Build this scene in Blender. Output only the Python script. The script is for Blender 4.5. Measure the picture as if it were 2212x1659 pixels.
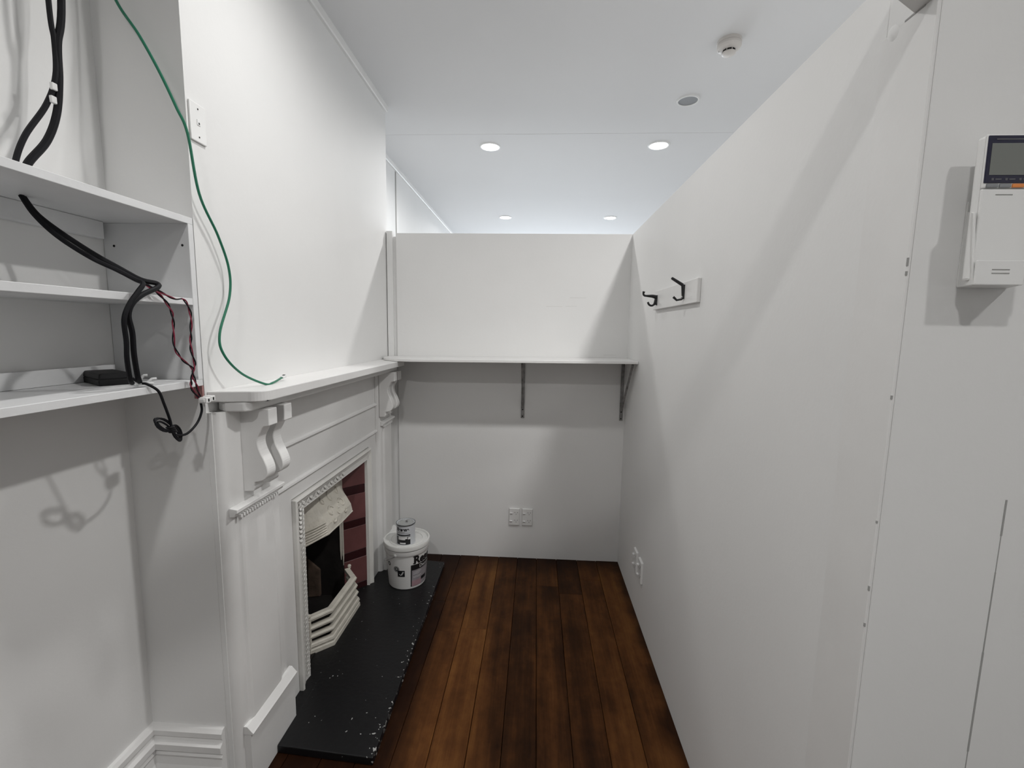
import bpy, bmesh, math, random
from mathutils import Vector, Matrix
random.seed(7)
PI = math.pi
for o in list(bpy.data.objects):
    bpy.data.objects.remove(o)
scene = bpy.context.scene
COL = scene.collection

# ------------------------------------------------------------------ camera, world, exposure
cd = bpy.data.cameras.new('camera')
cd.sensor_fit = 'HORIZONTAL'; cd.sensor_width = 36.0
cd.lens = 963.67 / 2212 * 36.0
cd.clip_start = 0.02; cd.clip_end = 60
cam = bpy.data.objects.new('camera', cd); COL.objects.link(cam)
yaw, pitch, roll = -0.0530, -0.1195, 0.0162
f = Vector((math.sin(yaw)*math.cos(pitch), math.cos(yaw)*math.cos(pitch), math.sin(pitch)))
r0 = Vector((math.cos(yaw), -math.sin(yaw), 0)); u0 = r0.cross(f)
rr = r0*math.cos(roll) + u0*math.sin(roll)
uu = u0*math.cos(roll) - r0*math.sin(roll)
cam.matrix_world = Matrix(((rr.x, uu.x, -f.x, 0), (rr.y, uu.y, -f.y, 0), (rr.z, uu.z, -f.z, 1.5), (0, 0, 0, 1)))
scene.camera = cam

w = bpy.data.worlds.new('world'); scene.world = w; w.use_nodes = True
w.node_tree.nodes['Background'].inputs[0].default_value = (0.8, 0.9, 1.0, 1)
w.node_tree.nodes['Background'].inputs[1].default_value = 0.05
scene.view_settings.view_transform = 'Standard'
scene.view_settings.look = 'None'
scene.view_settings.gamma = 1.0
scene.view_settings.use_curve_mapping = False
scene.view_settings.exposure = 0.20

LAMP_W = (12.5, 6.5, 5.2, 18.0, 9.0, 9.0, 10.0, 10.0)     # downlights, in the order of ROWS
SPREAD = 2.90          # beam angle of the recessed fittings (radians)
DAY_W = 100.0           # daylight through the shop front at the far end
ROWS = [(-0.37, -0.67), (0.84, -0.67), (-0.37, 1.37), (0.84, 1.37),
        (-0.37, 3.42), (0.84, 3.413), (-0.40, 5.465), (0.83, 5.47)]
CEIL = 2.83

# ------------------------------------------------------------------ materials
def mat(name, col, rough=0.5, metal=0.0, spec=0.5, bump=0.0, bscale=60.0, var=0.0, vscale=3.0, emit=None, es=0.0, coat=0.0):
    m = bpy.data.materials.new(name); m.use_nodes = True
    nt = m.node_tree; b = nt.nodes['Principled BSDF']
    b.inputs['Base Color'].default_value = (*col, 1)
    b.inputs['Roughness'].default_value = rough
    b.inputs['Metallic'].default_value = metal
    b.inputs['Specular IOR Level'].default_value = spec
    b.inputs['Coat Weight'].default_value = coat
    geo = nt.nodes.new('ShaderNodeNewGeometry')
    if bump > 0:
        n = nt.nodes.new('ShaderNodeTexNoise'); n.inputs['Scale'].default_value = bscale
        n.inputs['Detail'].default_value = 4
        nt.links.new(geo.outputs['Position'], n.inputs['Vector'])
        bp = nt.nodes.new('ShaderNodeBump'); bp.inputs['Strength'].default_value = bump
        bp.inputs['Distance'].default_value = 0.01
        nt.links.new(n.outputs['Fac'], bp.inputs['Height'])
        nt.links.new(bp.outputs['Normal'], b.inputs['Normal'])
    if var > 0:
        n = nt.nodes.new('ShaderNodeTexNoise'); n.inputs['Scale'].default_value = vscale
        n.inputs['Detail'].default_value = 5
        nt.links.new(geo.outputs['Position'], n.inputs['Vector'])
        r = nt.nodes.new('ShaderNodeValToRGB')
        r.color_ramp.elements[0].position = 0.3; r.color_ramp.elements[1].position = 0.7
        r.color_ramp.elements[0].color = (*[c*(1-var) for c in col], 1)
        r.color_ramp.elements[1].color = (*[min(1, c*(1+var)) for c in col], 1)
        nt.links.new(n.outputs['Fac'], r.inputs['Fac'])
        nt.links.new(r.outputs['Color'], b.inputs['Base Color'])
    if emit:
        b.inputs['Emission Color'].default_value = (*emit, 1)
        b.inputs['Emission Strength'].default_value = es
    return m

M = {}
M['wall'] = mat('wall_paint', (0.80, 0.798, 0.790), 0.6, spec=0.3, bump=0.035, bscale=70, var=0.018, vscale=2.2)
M['ceiling'] = mat('ceiling_paint', (0.73, 0.73, 0.735), 0.7, spec=0.2, var=0.01, vscale=1.2)
M['trim'] = mat('trim_enamel', (0.79, 0.785, 0.775), 0.38, spec=0.4, bump=0.05, bscale=40, var=0.02, vscale=6)
M['board'] = mat('white_melamine', (0.74, 0.745, 0.75), 0.45, spec=0.4, bump=0.06, bscale=50, var=0.03, vscale=9)
M['cast'] = mat('cream_painted_iron', (0.62, 0.59, 0.52), 0.45, spec=0.4, bump=0.35, bscale=45, var=0.10, vscale=14)
M['castwhite'] = mat('white_painted_iron', (0.74, 0.73, 0.70), 0.40, spec=0.4, bump=0.12, bscale=70, var=0.03, vscale=12)
M['tile'] = mat('oxblood_tile', (0.150, 0.060, 0.060), 0.30, spec=0.5, bump=0.06, bscale=40, var=0.12, vscale=12)
M['tile_dark'] = mat('dark_maroon_tile', (0.030, 0.006, 0.008), 0.30, spec=0.5)
M['soot'] = mat('sooty_iron', (0.016, 0.014, 0.013), 0.8, spec=0.2, bump=0.4, bscale=25, var=0.4, vscale=8)
M['firebrick'] = mat('sooty_firebrick', (0.12, 0.085, 0.065), 0.9, spec=0.1, bump=0.5, bscale=30, var=0.6, vscale=7)
M['plastic'] = mat('white_plastic', (0.80, 0.80, 0.79), 0.30, spec=0.5)
M['plastic_grey'] = mat('grey_plastic', (0.24, 0.25, 0.26), 0.4)
M['plastic_orange'] = mat('orange_plastic', (0.75, 0.25, 0.06), 0.4)
M['lcd'] = mat('lcd_grey', (0.17, 0.18, 0.165), 0.15, spec=0.6)
M['lcd_frame'] = mat('lcd_frame', (0.012, 0.012, 0.035), 0.25)
M['icon'] = mat('panel_print', (0.10, 0.10, 0.11), 0.4)
M['black_rubber'] = mat('black_rubber', (0.006, 0.006, 0.008), 0.6, spec=0.22)
M['black_plastic'] = mat('black_plastic', (0.007, 0.007, 0.008), 0.55, spec=0.3, bump=0.05, bscale=200)
M['green_cable'] = mat('green_sheath', (0.010, 0.155, 0.085), 0.35)
M['red_wire'] = mat('red_wire', (0.22, 0.014, 0.04), 0.4)
M['black_iron'] = mat('black_iron', (0.008, 0.008, 0.009), 0.4, spec=0.5)
M['clear'] = mat('clear_plastic', (0.75, 0.76, 0.76), 0.15)
M['grey_metal'] = mat('grey_steel', (0.26, 0.255, 0.25), 0.45, metal=0.25, var=0.35, vscale=30)
M['tin'] = mat('tin_plate', (0.60, 0.62, 0.62), 0.25, metal=0.7)
M['tin_dark'] = mat('dark_tin_rim', (0.16, 0.17, 0.175), 0.35, metal=0.7)
M['can_white'] = mat('can_label', (0.62, 0.64, 0.67), 0.35)
M['pail'] = mat('pail_plastic', (0.78, 0.78, 0.77), 0.32, spec=0.5)
M['pail_dirty'] = mat('pail_lid_plastic', (0.74, 0.74, 0.72), 0.4, var=0.08, vscale=18)
M['ink'] = mat('black_ink', (0.012, 0.012, 0.014), 0.4)
M['label_grey'] = mat('label_grey', (0.33, 0.31, 0.33), 0.4, var=0.12, vscale=25)
M['label_pink'] = mat('label_pink', (0.42, 0.27, 0.30), 0.4, var=0.10, vscale=25)
M['white_ink'] = mat('white_ink', (0.80, 0.80, 0.80), 0.4)
M['gap'] = mat('dark_gap', (0.03, 0.03, 0.03), 0.9, spec=0.1)
M['scuff'] = mat('scuff_grey', (0.36, 0.36, 0.35), 0.9, spec=0.1)
M['grille'] = mat('grey_grille', (0.27, 0.28, 0.29), 0.6, bump=0.3, bscale=400)
M['detector'] = mat('detector_plastic', (0.66, 0.63, 0.60), 0.35)
M['pinkwall'] = mat('bare_pink_plaster', (0.40, 0.21, 0.20), 0.8, var=0.1)
M['subfloor'] = mat('subfloor', (0.05, 0.022, 0.010), 0.6)
M['mark'] = mat('scuff_pale', (0.60, 0.60, 0.58), 0.8)
M['bounce_floor'] = mat('bounce_floor', (0.23, 0.227, 0.225), 0.5)  # pale tone of the added floor out of view, for bounce light
M['glow'] = mat('lamp_diffuser', (0.9, 0.9, 0.9), 0.4, emit=(1.0, 0.97, 0.92), es=14.0)

def floor_mat():
    m = bpy.data.materials.new('stained_floorboard'); m.use_nodes = True
    nt = m.node_tree; L = nt.links; b = nt.nodes['Principled BSDF']
    geo = nt.nodes.new('ShaderNodeNewGeometry'); oi = nt.nodes.new('ShaderNodeObjectInfo')
    sep = nt.nodes.new('ShaderNodeSeparateXYZ'); L.new(geo.outputs['Position'], sep.inputs[0])
    def noise(sx, sy, detail=5, rough=0.6, off=0.0):
        mul = nt.nodes.new('ShaderNodeVectorMath'); mul.operation = 'MULTIPLY'
        mul.inputs[1].default_value = (sx, sy, 1)
        L.new(geo.outputs['Position'], mul.inputs[0])
        add = nt.nodes.new('ShaderNodeVectorMath'); add.operation = 'ADD'
        sc = nt.nodes.new('ShaderNodeVectorMath'); sc.operation = 'SCALE'
        comb = nt.nodes.new('ShaderNodeCombineXYZ')
        L.new(oi.outputs['Random'], comb.inputs[0]); L.new(oi.outputs['Random'], comb.inputs[1])
        comb.inputs[2].default_value = off
        L.new(comb.outputs[0], sc.inputs[0]); sc.inputs['Scale'].default_value = 37.0
        L.new(mul.outputs[0], add.inputs[0]); L.new(sc.outputs[0], add.inputs[1])
        n = nt.nodes.new('ShaderNodeTexNoise'); n.inputs['Scale'].default_value = 1.0
        n.inputs['Detail'].default_value = detail; n.inputs['Roughness'].default_value = rough
        L.new(add.outputs[0], n.inputs['Vector'])
        return n
    def math_(op, a, bb, clamp=False):
        n = nt.nodes.new('ShaderNodeMath'); n.operation = op; n.use_clamp = clamp
        for i, v in enumerate((a, bb)):
            if hasattr(v, 'links') or hasattr(v, 'is_output'): L.new(v, n.inputs[i])
            else: n.inputs[i].default_value = v
        return n.outputs[0]
    grain = noise(130, 4.0, 6); broad = noise(16, 1.3, 4, 0.55, 0.2); blotch = noise(8, 5.5, 5, 0.65, 0.5)
    t = math_('MULTIPLY', oi.outputs['Random'], 0.30)
    t = math_('ADD', t, math_('MULTIPLY', broad.outputs['Fac'], 0.75))
    t = math_('ADD', t, math_('MULTIPLY', blotch.outputs['Fac'], 0.70))
    t = math_('ADD', t, math_('MULTIPLY', grain.outputs['Fac'], 0.22))
    t = math_('SUBTRACT', t, 0.455)
    ramp = nt.nodes.new('ShaderNodeValToRGB'); L.new(t, ramp.inputs['Fac'])
    e = ramp.color_ramp.elements
    e[0].position = 0.15; e[0].color = (0.016, 0.0062, 0.0022, 1)
    e[1].position = 0.90; e[1].color = (0.200, 0.090, 0.026, 1)
    for p, c in ((0.36, (0.044, 0.0165, 0.0052, 1)), (0.55, (0.092, 0.0345, 0.0100, 1)), (0.72, (0.142, 0.0570, 0.0160, 1))):
        x = e.new(p); x.color = c
    # dark stain brushed along the hearth and the skirting line
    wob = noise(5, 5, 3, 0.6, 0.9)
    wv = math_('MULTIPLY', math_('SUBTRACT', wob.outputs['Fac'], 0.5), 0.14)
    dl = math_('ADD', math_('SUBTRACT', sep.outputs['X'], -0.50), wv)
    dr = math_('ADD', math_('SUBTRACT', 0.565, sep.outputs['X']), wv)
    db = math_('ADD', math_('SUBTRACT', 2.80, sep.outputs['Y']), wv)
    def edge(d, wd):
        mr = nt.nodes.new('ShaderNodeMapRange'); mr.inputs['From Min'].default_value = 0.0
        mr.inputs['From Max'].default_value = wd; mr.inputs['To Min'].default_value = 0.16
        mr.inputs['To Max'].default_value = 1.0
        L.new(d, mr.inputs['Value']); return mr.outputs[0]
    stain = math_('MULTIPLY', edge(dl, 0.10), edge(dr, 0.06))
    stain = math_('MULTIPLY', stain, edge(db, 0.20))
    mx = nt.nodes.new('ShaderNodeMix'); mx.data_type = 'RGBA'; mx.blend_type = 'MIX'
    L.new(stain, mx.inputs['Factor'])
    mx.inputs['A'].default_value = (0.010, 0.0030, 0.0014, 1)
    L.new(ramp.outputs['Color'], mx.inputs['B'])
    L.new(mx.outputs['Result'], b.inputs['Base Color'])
    b.inputs['Roughness'].default_value = 0.5
    b.inputs['Specular IOR Level'].default_value = 0.10
    bp = nt.nodes.new('ShaderNodeBump'); bp.inputs['Strength'].default_value = 0.15; bp.inputs['Distance'].default_value = 0.004
    L.new(grain.outputs['Fac'], bp.inputs['Height']); L.new(bp.outputs['Normal'], b.inputs['Normal'])
    return m
M['floor'] = floor_mat()

def hearth_mat():
    m = bpy.data.materials.new('black_hearth_paint'); m.use_nodes = True
    nt = m.node_tree; L = nt.links; b = nt.nodes['Principled BSDF']
    geo = nt.nodes.new('ShaderNodeNewGeometry')
    v = nt.nodes.new('ShaderNodeTexNoise'); v.inputs['Scale'].default_value = 70; v.inputs['Detail'].default_value = 1
    L.new(geo.outputs['Position'], v.inputs['Vector'])
    n = nt.nodes.new('ShaderNodeTexNoise'); n.inputs['Scale'].default_value = 5
    L.new(geo.outputs['Position'], n.inputs['Vector'])
    ad = nt.nodes.new('ShaderNodeMath'); ad.operation = 'MULTIPLY_ADD'
    L.new(n.outputs['Fac'], ad.inputs[0]); ad.inputs[1].default_value = 0.26
    # chips gather along the worn front edge of the slab
    sp = nt.nodes.new('ShaderNodeSeparateXYZ'); L.new(geo.outputs['Position'], sp.inputs[0])
    mr = nt.nodes.new('ShaderNodeMapRange'); mr.inputs['From Min'].default_value = -0.59; mr.inputs['From Max'].default_value = -0.533
    mr.inputs['To Min'].default_value = 0.0; mr.inputs['To Max'].default_value = 0.13
    L.new(sp.outputs['X'], mr.inputs['Value'])
    ae = nt.nodes.new('ShaderNodeMath'); ae.operation = 'ADD'
    L.new(v.outputs['Fac'], ae.inputs[0]); L.new(mr.outputs[0], ae.inputs[1]); L.new(ae.outputs[0], ad.inputs[2])
    r = nt.nodes.new('ShaderNodeValToRGB')
    r.color_ramp.elements[0].position = 0.900; r.color_ramp.elements[0].color = (0.0062, 0.0062, 0.0070, 1)
    r.color_ramp.elements[1].position = 0.918; r.color_ramp.elements[1].color = (0.40, 0.40, 0.39, 1)
    L.new(ad.outputs[0], r.inputs['Fac']); L.new(r.outputs['Color'], b.inputs['Base Color'])
    b.inputs['Roughness'].default_value = 0.42; b.inputs['Specular IOR Level'].default_value = 0.35
    bp = nt.nodes.new('ShaderNodeBump'); bp.inputs['Strength'].default_value = 0.12; bp.inputs['Distance'].default_value = 0.006
    n2 = nt.nodes.new('ShaderNodeTexNoise'); n2.inputs['Scale'].default_value = 60
    L.new(geo.outputs['Position'], n2.inputs['Vector'])
    L.new(n2.outputs['Fac'], bp.inputs['Height']); L.new(bp.outputs['Normal'], b.inputs['Normal'])
    return m
M['hearth'] = hearth_mat()

# ------------------------------------------------------------------ mesh helpers (all coordinates are world metres)
class MB:
    def __init__(s): s.v = []; s.f = []; s.smooth = []
    def add(s, vs, fs, smooth=False):
        n = len(s.v); s.v += [tuple(v) for v in vs]
        for q in fs: s.f.append([i+n for i in q]); s.smooth.append(smooth)
        return s
    def box(s, x0, x1, y0, y1, z0, z1):
        vs = [(x, y, z) for z in (z0, z1) for y in (y0, y1) for x in (x0, x1)]
        return s.add(vs, [(0, 2, 3, 1), (4, 5, 7, 6), (0, 1, 5, 4), (2, 6, 7, 3), (0, 4, 6, 2), (1, 3, 7, 5)])
    def hexa(s, b4, t4):
        return s.add(list(b4)+list(t4), [(3, 2, 1, 0), (4, 5, 6, 7), (0, 1, 5, 4), (1, 2, 6, 5), (2, 3, 7, 6), (3, 0, 4, 7)])
    def prism(s, prof, fn, a, b, smooth=False):
        """prof: closed list of 2D points; fn(p, t) -> 3D; t from a to b"""
        n = len(prof); vs = [fn(p, a) for p in prof] + [fn(p, b) for p in prof]
        s.add(vs, [(i, (i+1) % n, n+(i+1) % n, n+i) for i in range(n)], smooth)
        m = len(s.v)-2*n
        s.f.append([m+i for i in reversed(range(n))]); s.smooth.append(False)
        s.f.append([m+n+i for i in range(n)]); s.smooth.append(False)
        return s
    def tube(s, pts, r, n=8, cap=True):
        pts = [Vector(p) for p in pts]; rings = []
        up = Vector((0.31, 0.17, 0.93)).normalized()
        prev = None
        for i, p in enumerate(pts):
            d = (pts[min(i+1, len(pts)-1)] - pts[max(i-1, 0)])
            if d.length < 1e-9: d = Vector((0, 0, 1))
            d.normalize()
            a = (prev - d*prev.dot(d)) if prev is not None else (up - d*up.dot(d))
            if a.length < 1e-4: a = d.orthogonal()
            a.normalize(); prev = a; b = d.cross(a)
            rad = r[i] if isinstance(r, (list, tuple)) else r
            rings.append([p + (a*math.cos(2*PI*k/n) + b*math.sin(2*PI*k/n))*rad for k in range(n)])
        vs = [v for ring in rings for v in ring]; fs = []
        for i in range(len(rings)-1):
            for k in range(n):
                fs.append((i*n+k, i*n+(k+1) % n, (i+1)*n+(k+1) % n, (i+1)*n+k))
        s.add(vs, fs, True)
        if cap:
            m = len(s.v)-len(vs)
            s.f.append([m+k for k in reversed(range(n))]); s.smooth.append(False)
            s.f.append([m+len(vs)-n+k for k in range(n)]); s.smooth.append(False)
        return s
    def lathe(s, prof, c, n=32, fn=None, smooth=True):
        """prof: (r, h) list; fn maps (rcos, rsin, h) offset to 3D (default z up)"""
        c = Vector(c); fn = fn or (lambda x, y, h: (x, y, h)); vs = []; fs = []
        for r_, h in prof:
            for k in range(n):
                a = 2*PI*k/n
                vs.append(c + Vector(fn(r_*math.cos(a), r_*math.sin(a), h)))
        for i in range(len(prof)-1):
            for k in range(n):
                fs.append((i*n+k, i*n+(k+1) % n, (i+1)*n+(k+1) % n, (i+1)*n+k))
        s.add(vs, fs, smooth)
        m = len(s.v)-len(vs)
        if prof[0][0] > 1e-6: s.f.append([m+k for k in reversed(range(n))]); s.smooth.append(False)
        if prof[-1][0] > 1e-6: s.f.append([m+len(vs)-n+k for k in range(n)]); s.smooth.append(False)
        return s
    def build(s, name, m, parent=None, bevel=0.0, seg=2, label=None, fixn=True, autosm=None):
        if parent is not None:
            org = Vector(parent.get('world_org', (0, 0, 0)))
        else:
            xs = [v[0] for v in s.v]; ys = [v[1] for v in s.v]; zs = [v[2] for v in s.v]
            org = Vector(((min(xs)+max(xs))/2, (min(ys)+max(ys))/2, min(zs)))
        me = bpy.data.meshes.new(name)
        me.from_pydata([(v[0]-org[0], v[1]-org[1], v[2]-org[2]) for v in s.v], [], s.f)
        me.polygons.foreach_set('use_smooth', s.smooth)
        if fixn:
            bm = bmesh.new(); bm.from_mesh(me)
            bmesh.ops.recalc_face_normals(bm, faces=bm.faces); bm.to_mesh(me); bm.free()
        if any(s.smooth): me.set_sharp_from_angle(angle=math.radians(34))
        me.materials.append(m); me.update()
        o = bpy.data.objects.new(name, me); COL.objects.link(o)
        if parent is not None: o.parent = parent
        else: o.location = org
        o['world_org'] = tuple(org)
        if bevel > 0:
            bv = o.modifiers.new('bevel', 'BEVEL'); bv.width = bevel; bv.segments = seg
            bv.limit_method = 'ANGLE'; bv.angle_limit = math.radians(40)
        if label: o['label'] = label
        return o

def thing(name, label, cat, loc, group=None):
    o = bpy.data.objects.new(name, None); COL.objects.link(o)
    o.empty_display_size = 0.05; o.location = loc; o['world_org'] = tuple(loc)
    o['label'] = label; o['category'] = cat
    if group: o['group'] = group
    return o
def tag(o, label, cat, group=None):
    o['label'] = label; o['category'] = cat
    if group: o['group'] = group
    return o
def struct(o, label=None):
    o['kind'] = 'structure'
    if label: o['label'] = label
    return o
def spline(pts, sub=8):
    P = [Vector(p) for p in pts]; out = []
    for i in range(len(P)-1):
        p0 = P[max(i-1, 0)]; p1 = P[i]; p2 = P[i+1]; p3 = P[min(i+2, len(P)-1)]
        for k in range(sub):
            t = k/sub
            out.append(0.5*((2*p1)+(-p0+p2)*t+(2*p0-5*p1+4*p2-p3)*t*t+(-p0+3*p1-3*p2+p3)*t**3))
    out.append(P[-1]); return out
def dup(root, delta, name=None, label=None, group=None):
    r = root.copy(); COL.objects.link(r); r.location = root.location + Vector(delta)
    if label: r['label'] = label
    if group: r['group'] = group
    for ch in list(root.children):
        c = ch.copy(); COL.objects.link(c); c.parent = r
        for g in list(ch.children):
            d = g.copy(); COL.objects.link(d); d.parent = c
    return r
def text_mesh(body, size, fn, bold=0.0):
    cu = bpy.data.curves.new('lettering', 'FONT'); cu.body = body; cu.size = size; cu.offset = bold
    cu.resolution_u = 3; cu.fill_mode = 'FRONT'
    ob = bpy.data.objects.new('lettering', cu); COL.objects.link(ob)
    bpy.context.view_layer.update()
    me = bpy.data.meshes.new_from_object(ob.evaluated_get(bpy.context.evaluated_depsgraph_get()))
    b = MB(); b.add([fn(v.co.x, v.co.y) for v in me.vertices], [list(p.vertices) for p in me.polygons])
    bpy.data.objects.remove(ob); bpy.data.curves.remove(cu); bpy.data.meshes.remove(me)
    return b

# ------------------------------------------------------------------ key planes
XB = -0.946     # chimney breast face
XA = -1.19      # alcove / recess wall
Y1 = 1.216      # near face of the breast
Y2 = 2.83       # far end of the breast
YP = 2.81       # near face of the back partition
XR = 0.565      # right partition face
ZP = 2.0875     # partition height
Y0 = 0.725      # wall that carries the remote control

# ------------------------------------------------------------------ large structure
fl = struct(MB().box(-1.6, 2.0, -3.0, 9.0, -0.06, -0.022).build('floor', M['subfloor']))
for x0, x1, y0, y1 in ((-1.3, 1.9, -3.0, -0.352), (0.60, 1.9, -0.352, 2.86), (-1.3, 1.9, 2.86, 9.0)):
    MB().box(x0, x1, y0, y1, -0.0215, -0.001).build('bounce_sheet', M['bounce_floor'], fl)  # unseen pale floor, added to bounce lamp light up to the ceiling
fx = [-0.966, -0.843, -0.72, -0.597, -0.474, -0.35, -0.217, -0.093, 0.032, 0.162, 0.296, 0.422, 0.567]
joints = {0: [0.9], 1: [1.1, 2.2], 2: [0.9], 3: [1.25, 2.3], 4: [1.0, 2.05], 5: [0.85, 2.08], 6: [1.02], 7: [0.6],
          8: [1.12, 2.49], 9: [0.8, 2.42], 10: [1.05, 2.58], 11: [0.7]}
fx = [-1.335, -1.212, -1.089] + fx
for i in range(len(fx)-1):
    ys = [-0.35] + joints.get(i-3, [1.0]) + [YP+0.02]
    for a, b in zip(ys[:-1], ys[1:]):
        if b-a < 0.05: continue
        dz = random.uniform(-0.0012, 0.0008)
        MB().box(fx[i]+0.0010, fx[i+1]-0.0010, a+0.0006, b-0.0006, -0.021, dz).build('plank', M['floor'], fl, bevel=0.0015, seg=1)

cb = MB().box(-1.6, 2.0, -3.0, 9.0, CEIL, CEIL+0.10)
cb.box(-1.19, 1.98, 3.22, 9.0, CEIL-0.0008, CEIL+0.001)
struct(cb.build('ceiling', M['ceiling']))

# left side: alcove wall, chimney breast with a firebox hole, recess wall beyond it
struct(MB().box(XA-0.12, XA, -3.0, Y1+0.02, 0, CEIL).build('wall_left', M['wall']))
struct(MB().box(XA-0.12, XA-0.012, Y2-0.02, 9.0, 0, CEIL).build('wall_recess', M['wall']))
HY0, HY1, HZ = 1.655, 2.395, 0.80
ch = MB()
ch.box(-1.75, XB, Y1, HY0, 0, CEIL); ch.box(-1.75, XB, HY1, Y2, 0, CEIL)
ch.box(-1.75, XB, HY0, HY1, HZ, CEIL); ch.box(-1.75, -1.62, HY0, HY1, 0, HZ)
struct(ch.build('wall_chimney', M['wall']))
# back partition (lower than the ceiling), right partition, wall with the control, outer walls
bp_ = MB().box(-0.885, XR+0.06, YP, YP+0.05, -0.01, ZP)
wb = struct(bp_.build('wall_back', M['wall'], bevel=0.0015, seg=1))
for x0, x1, z_ in ((0.055, 0.155, 1.650), (0.175, 0.245, 1.652), (0.20, 0.30, 1.705), (0.42, 0.50, 1.356)):
    MB().hexa([(x0, YP-0.0004, z_), (x1, YP-0.0004, z_+0.001), (x1, YP+0.001, z_+0.001), (x0, YP+0.001, z_)],
              [(x0, YP-0.0004, z_+0.0016), (x1, YP-0.0004, z_+0.0022), (x1, YP+0.001, z_+0.0022), (x0, YP+0.001, z_+0.0016)]).build('scuff_mark', M['mark'], wb)
struct(MB().box(XR, XR+0.06, Y0+0.105, YP, -0.01, ZP).build('wall_right', M['wall'], bevel=0.001, seg=1))
wf = struct(MB().box(XR, 1.9, Y0, Y0+0.105, 0, ZP).build('wall_front', M['wall'], bevel=0.001, seg=1))
cr = MB()
zz = 1.245
while zz > 0.1:
    h = random.uniform(0.03, 0.10); wd = random.choice((0.0006, 0.0009, 0.0014, 0.0005))
    cr.box(0.752-wd, 0.752+wd, Y0-0.0006, Y0+0.001, zz-h, zz); zz -= h
cr.build('joint_crack', M['scuff'], wf)
struct(MB().box(1.9, 2.0, -3.0, 9.0, 0, CEIL).build('wall_outer', M['wall']))
struct(MB().box(-1.4, 2.0, -3.1, -3.0, 0, CEIL).build('wall_rear', M['wall']))
# far shop-front wall with its window opening
fw = MB().box(-1.4, -0.9, 9.0, 9.1, 0, CEIL).box(1.6, 2.0, 9.0, 9.1, 0, CEIL)
fw.box(-0.9, 1.6, 9.0, 9.1, 2.6, CEIL).box(-0.9, 1.6, 9.0, 9.1, 0, 0.3)
struct(fw.build('wall_far', M['wall']))
ld = bpy.data.lights.new('daylight', 'AREA'); ld.shape = 'RECTANGLE'; ld.size = 2.5; ld.size_y = 2.3
ld.energy = DAY_W; ld.color = (0.86, 0.93, 1.0)
lo = bpy.data.objects.new('daylight', ld); COL.objects.link(lo); lo.location = (0.35, 9.15, 1.45)
lo.rotation_euler = (-PI/2, 0, 0)

# cornices
cp = [(0, 0), (0.012, 0), (0.016, 0.006), (0.020, 0.030), (0.020, 0.034), (0, 0.034)]
struct(MB().prism(cp, lambda p, t: (XB+p[0], t, CEIL-0.034+p[1]), Y1-0.0, Y2).build('trim_1', M['trim']))
struct(MB().prism(cp, lambda p, t: (XA-0.012+p[0], t, CEIL-0.034+p[1]), Y2, 9.0).build('trim_2', M['trim']))
t3 = struct(MB().box(XA-0.013, XA-0.008, 3.838, 3.870, 0, CEIL-0.034).build('trim_3', M['trim'], bevel=0.002, seg=1))
MB().box(XA-0.013, XA-0.0105, 3.815, 3.8375, 0, CEIL-0.036).build('panel_gap', M['scuff'], t3)
# end batten of the back partition
struct(MB().box(-0.9405, -0.904, YP-0.012, YP+0.05, 1.325, ZP+0.010).build('trim_4', M['wall'], bevel=0.001, seg=1))
struct(MB().box(-0.9450, -0.884, YP+0.012, YP+0.030, 0.0, ZP-0.02).build('trim_5', M['wall']))
# jamb lining at the near end of the right partition and the door head that leaves it at an angle
jb = MB().box(XR-0.006, XR-0.0002, Y0+0.0002, Y0+0.107, 0, 1.985)
jo = struct(jb.build('trim_6', M['trim'], bevel=0.0015, seg=1))
MB().hexa([(XR-0.0065, 0.785, 1.9835), (XR-0.0055, 0.785, 1.9835), (XR-0.0055, 0.748, 1.9825), (XR-0.0065, 0.748, 1.9825)],
          [(XR-0.0065, 0.785, 1.9862), (XR-0.0055, 0.785, 1.9862), (XR-0.0055, 0.748, 1.9862), (XR-0.0065, 0.748, 1.9862)]).build('joint_crack', M['scuff'], jo)
for zc_, hh in ((1.613, 0.006), (1.596, 0.003), (1.405, 0.003), (1.20, 0.002), (1.085, 0.004), (1.02, 0.003)):
    MB().box(XR-0.0066, XR-0.0045, Y0-0.0003, Y0+0.002, zc_-hh, zc_+hh).build('paint_chip', M['scuff'], jo)
MB().lathe([(0.0, 0.0022), (0.006, 0.0016), (0.011, 0.0), (0.0, -0.001)], (XR-0.006, 0.808, 1.982), 9, fn=lambda x, y, h: (-h*1.2, x*1.1+y*0.3, y*1.2)).build('plaster_lump', M['wall'], jo)
d = Vector((-0.85, -0.527, 0)).normalized(); nrm = Vector((-d.y, d.x, 0))
pa = Vector((0.575, 0.778, 0)); pb = pa + d*2.02
oo = nrm*0.032
b4 = [pa, pb, pb+oo, pa+oo]
hd = MB().hexa([(*q.xy, 1.985) for q in b4], [(*q.xy, 2.085) for q in b4])
struct(hd.build('trim_7', M['trim'], bevel=0.001, seg=1))

# stepped skirting in the alcove
sk = [(0, 0), (0.030, 0), (0.030, 0.115), (0.024, 0.128), (0.020, 0.150), (0.022, 0.158), (0.017, 0.166), (0.026, 0.176), (0.026, 0.196),
      (0.016, 0.204), (0.013, 0.212), (0.018, 0.220), (0.018, 0.236), (0.010, 0.246), (0, 0.248)]
struct(MB().prism(sk, lambda p, t: (XA+p[0], t, p[1]), -3.0, Y1).build('baseboard_left', M['trim']))
struct(MB().prism(sk, lambda p, t: (t, Y1-p[0], p[1]), XA, -0.952).build('baseboard_chimney', M['trim']))

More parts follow.
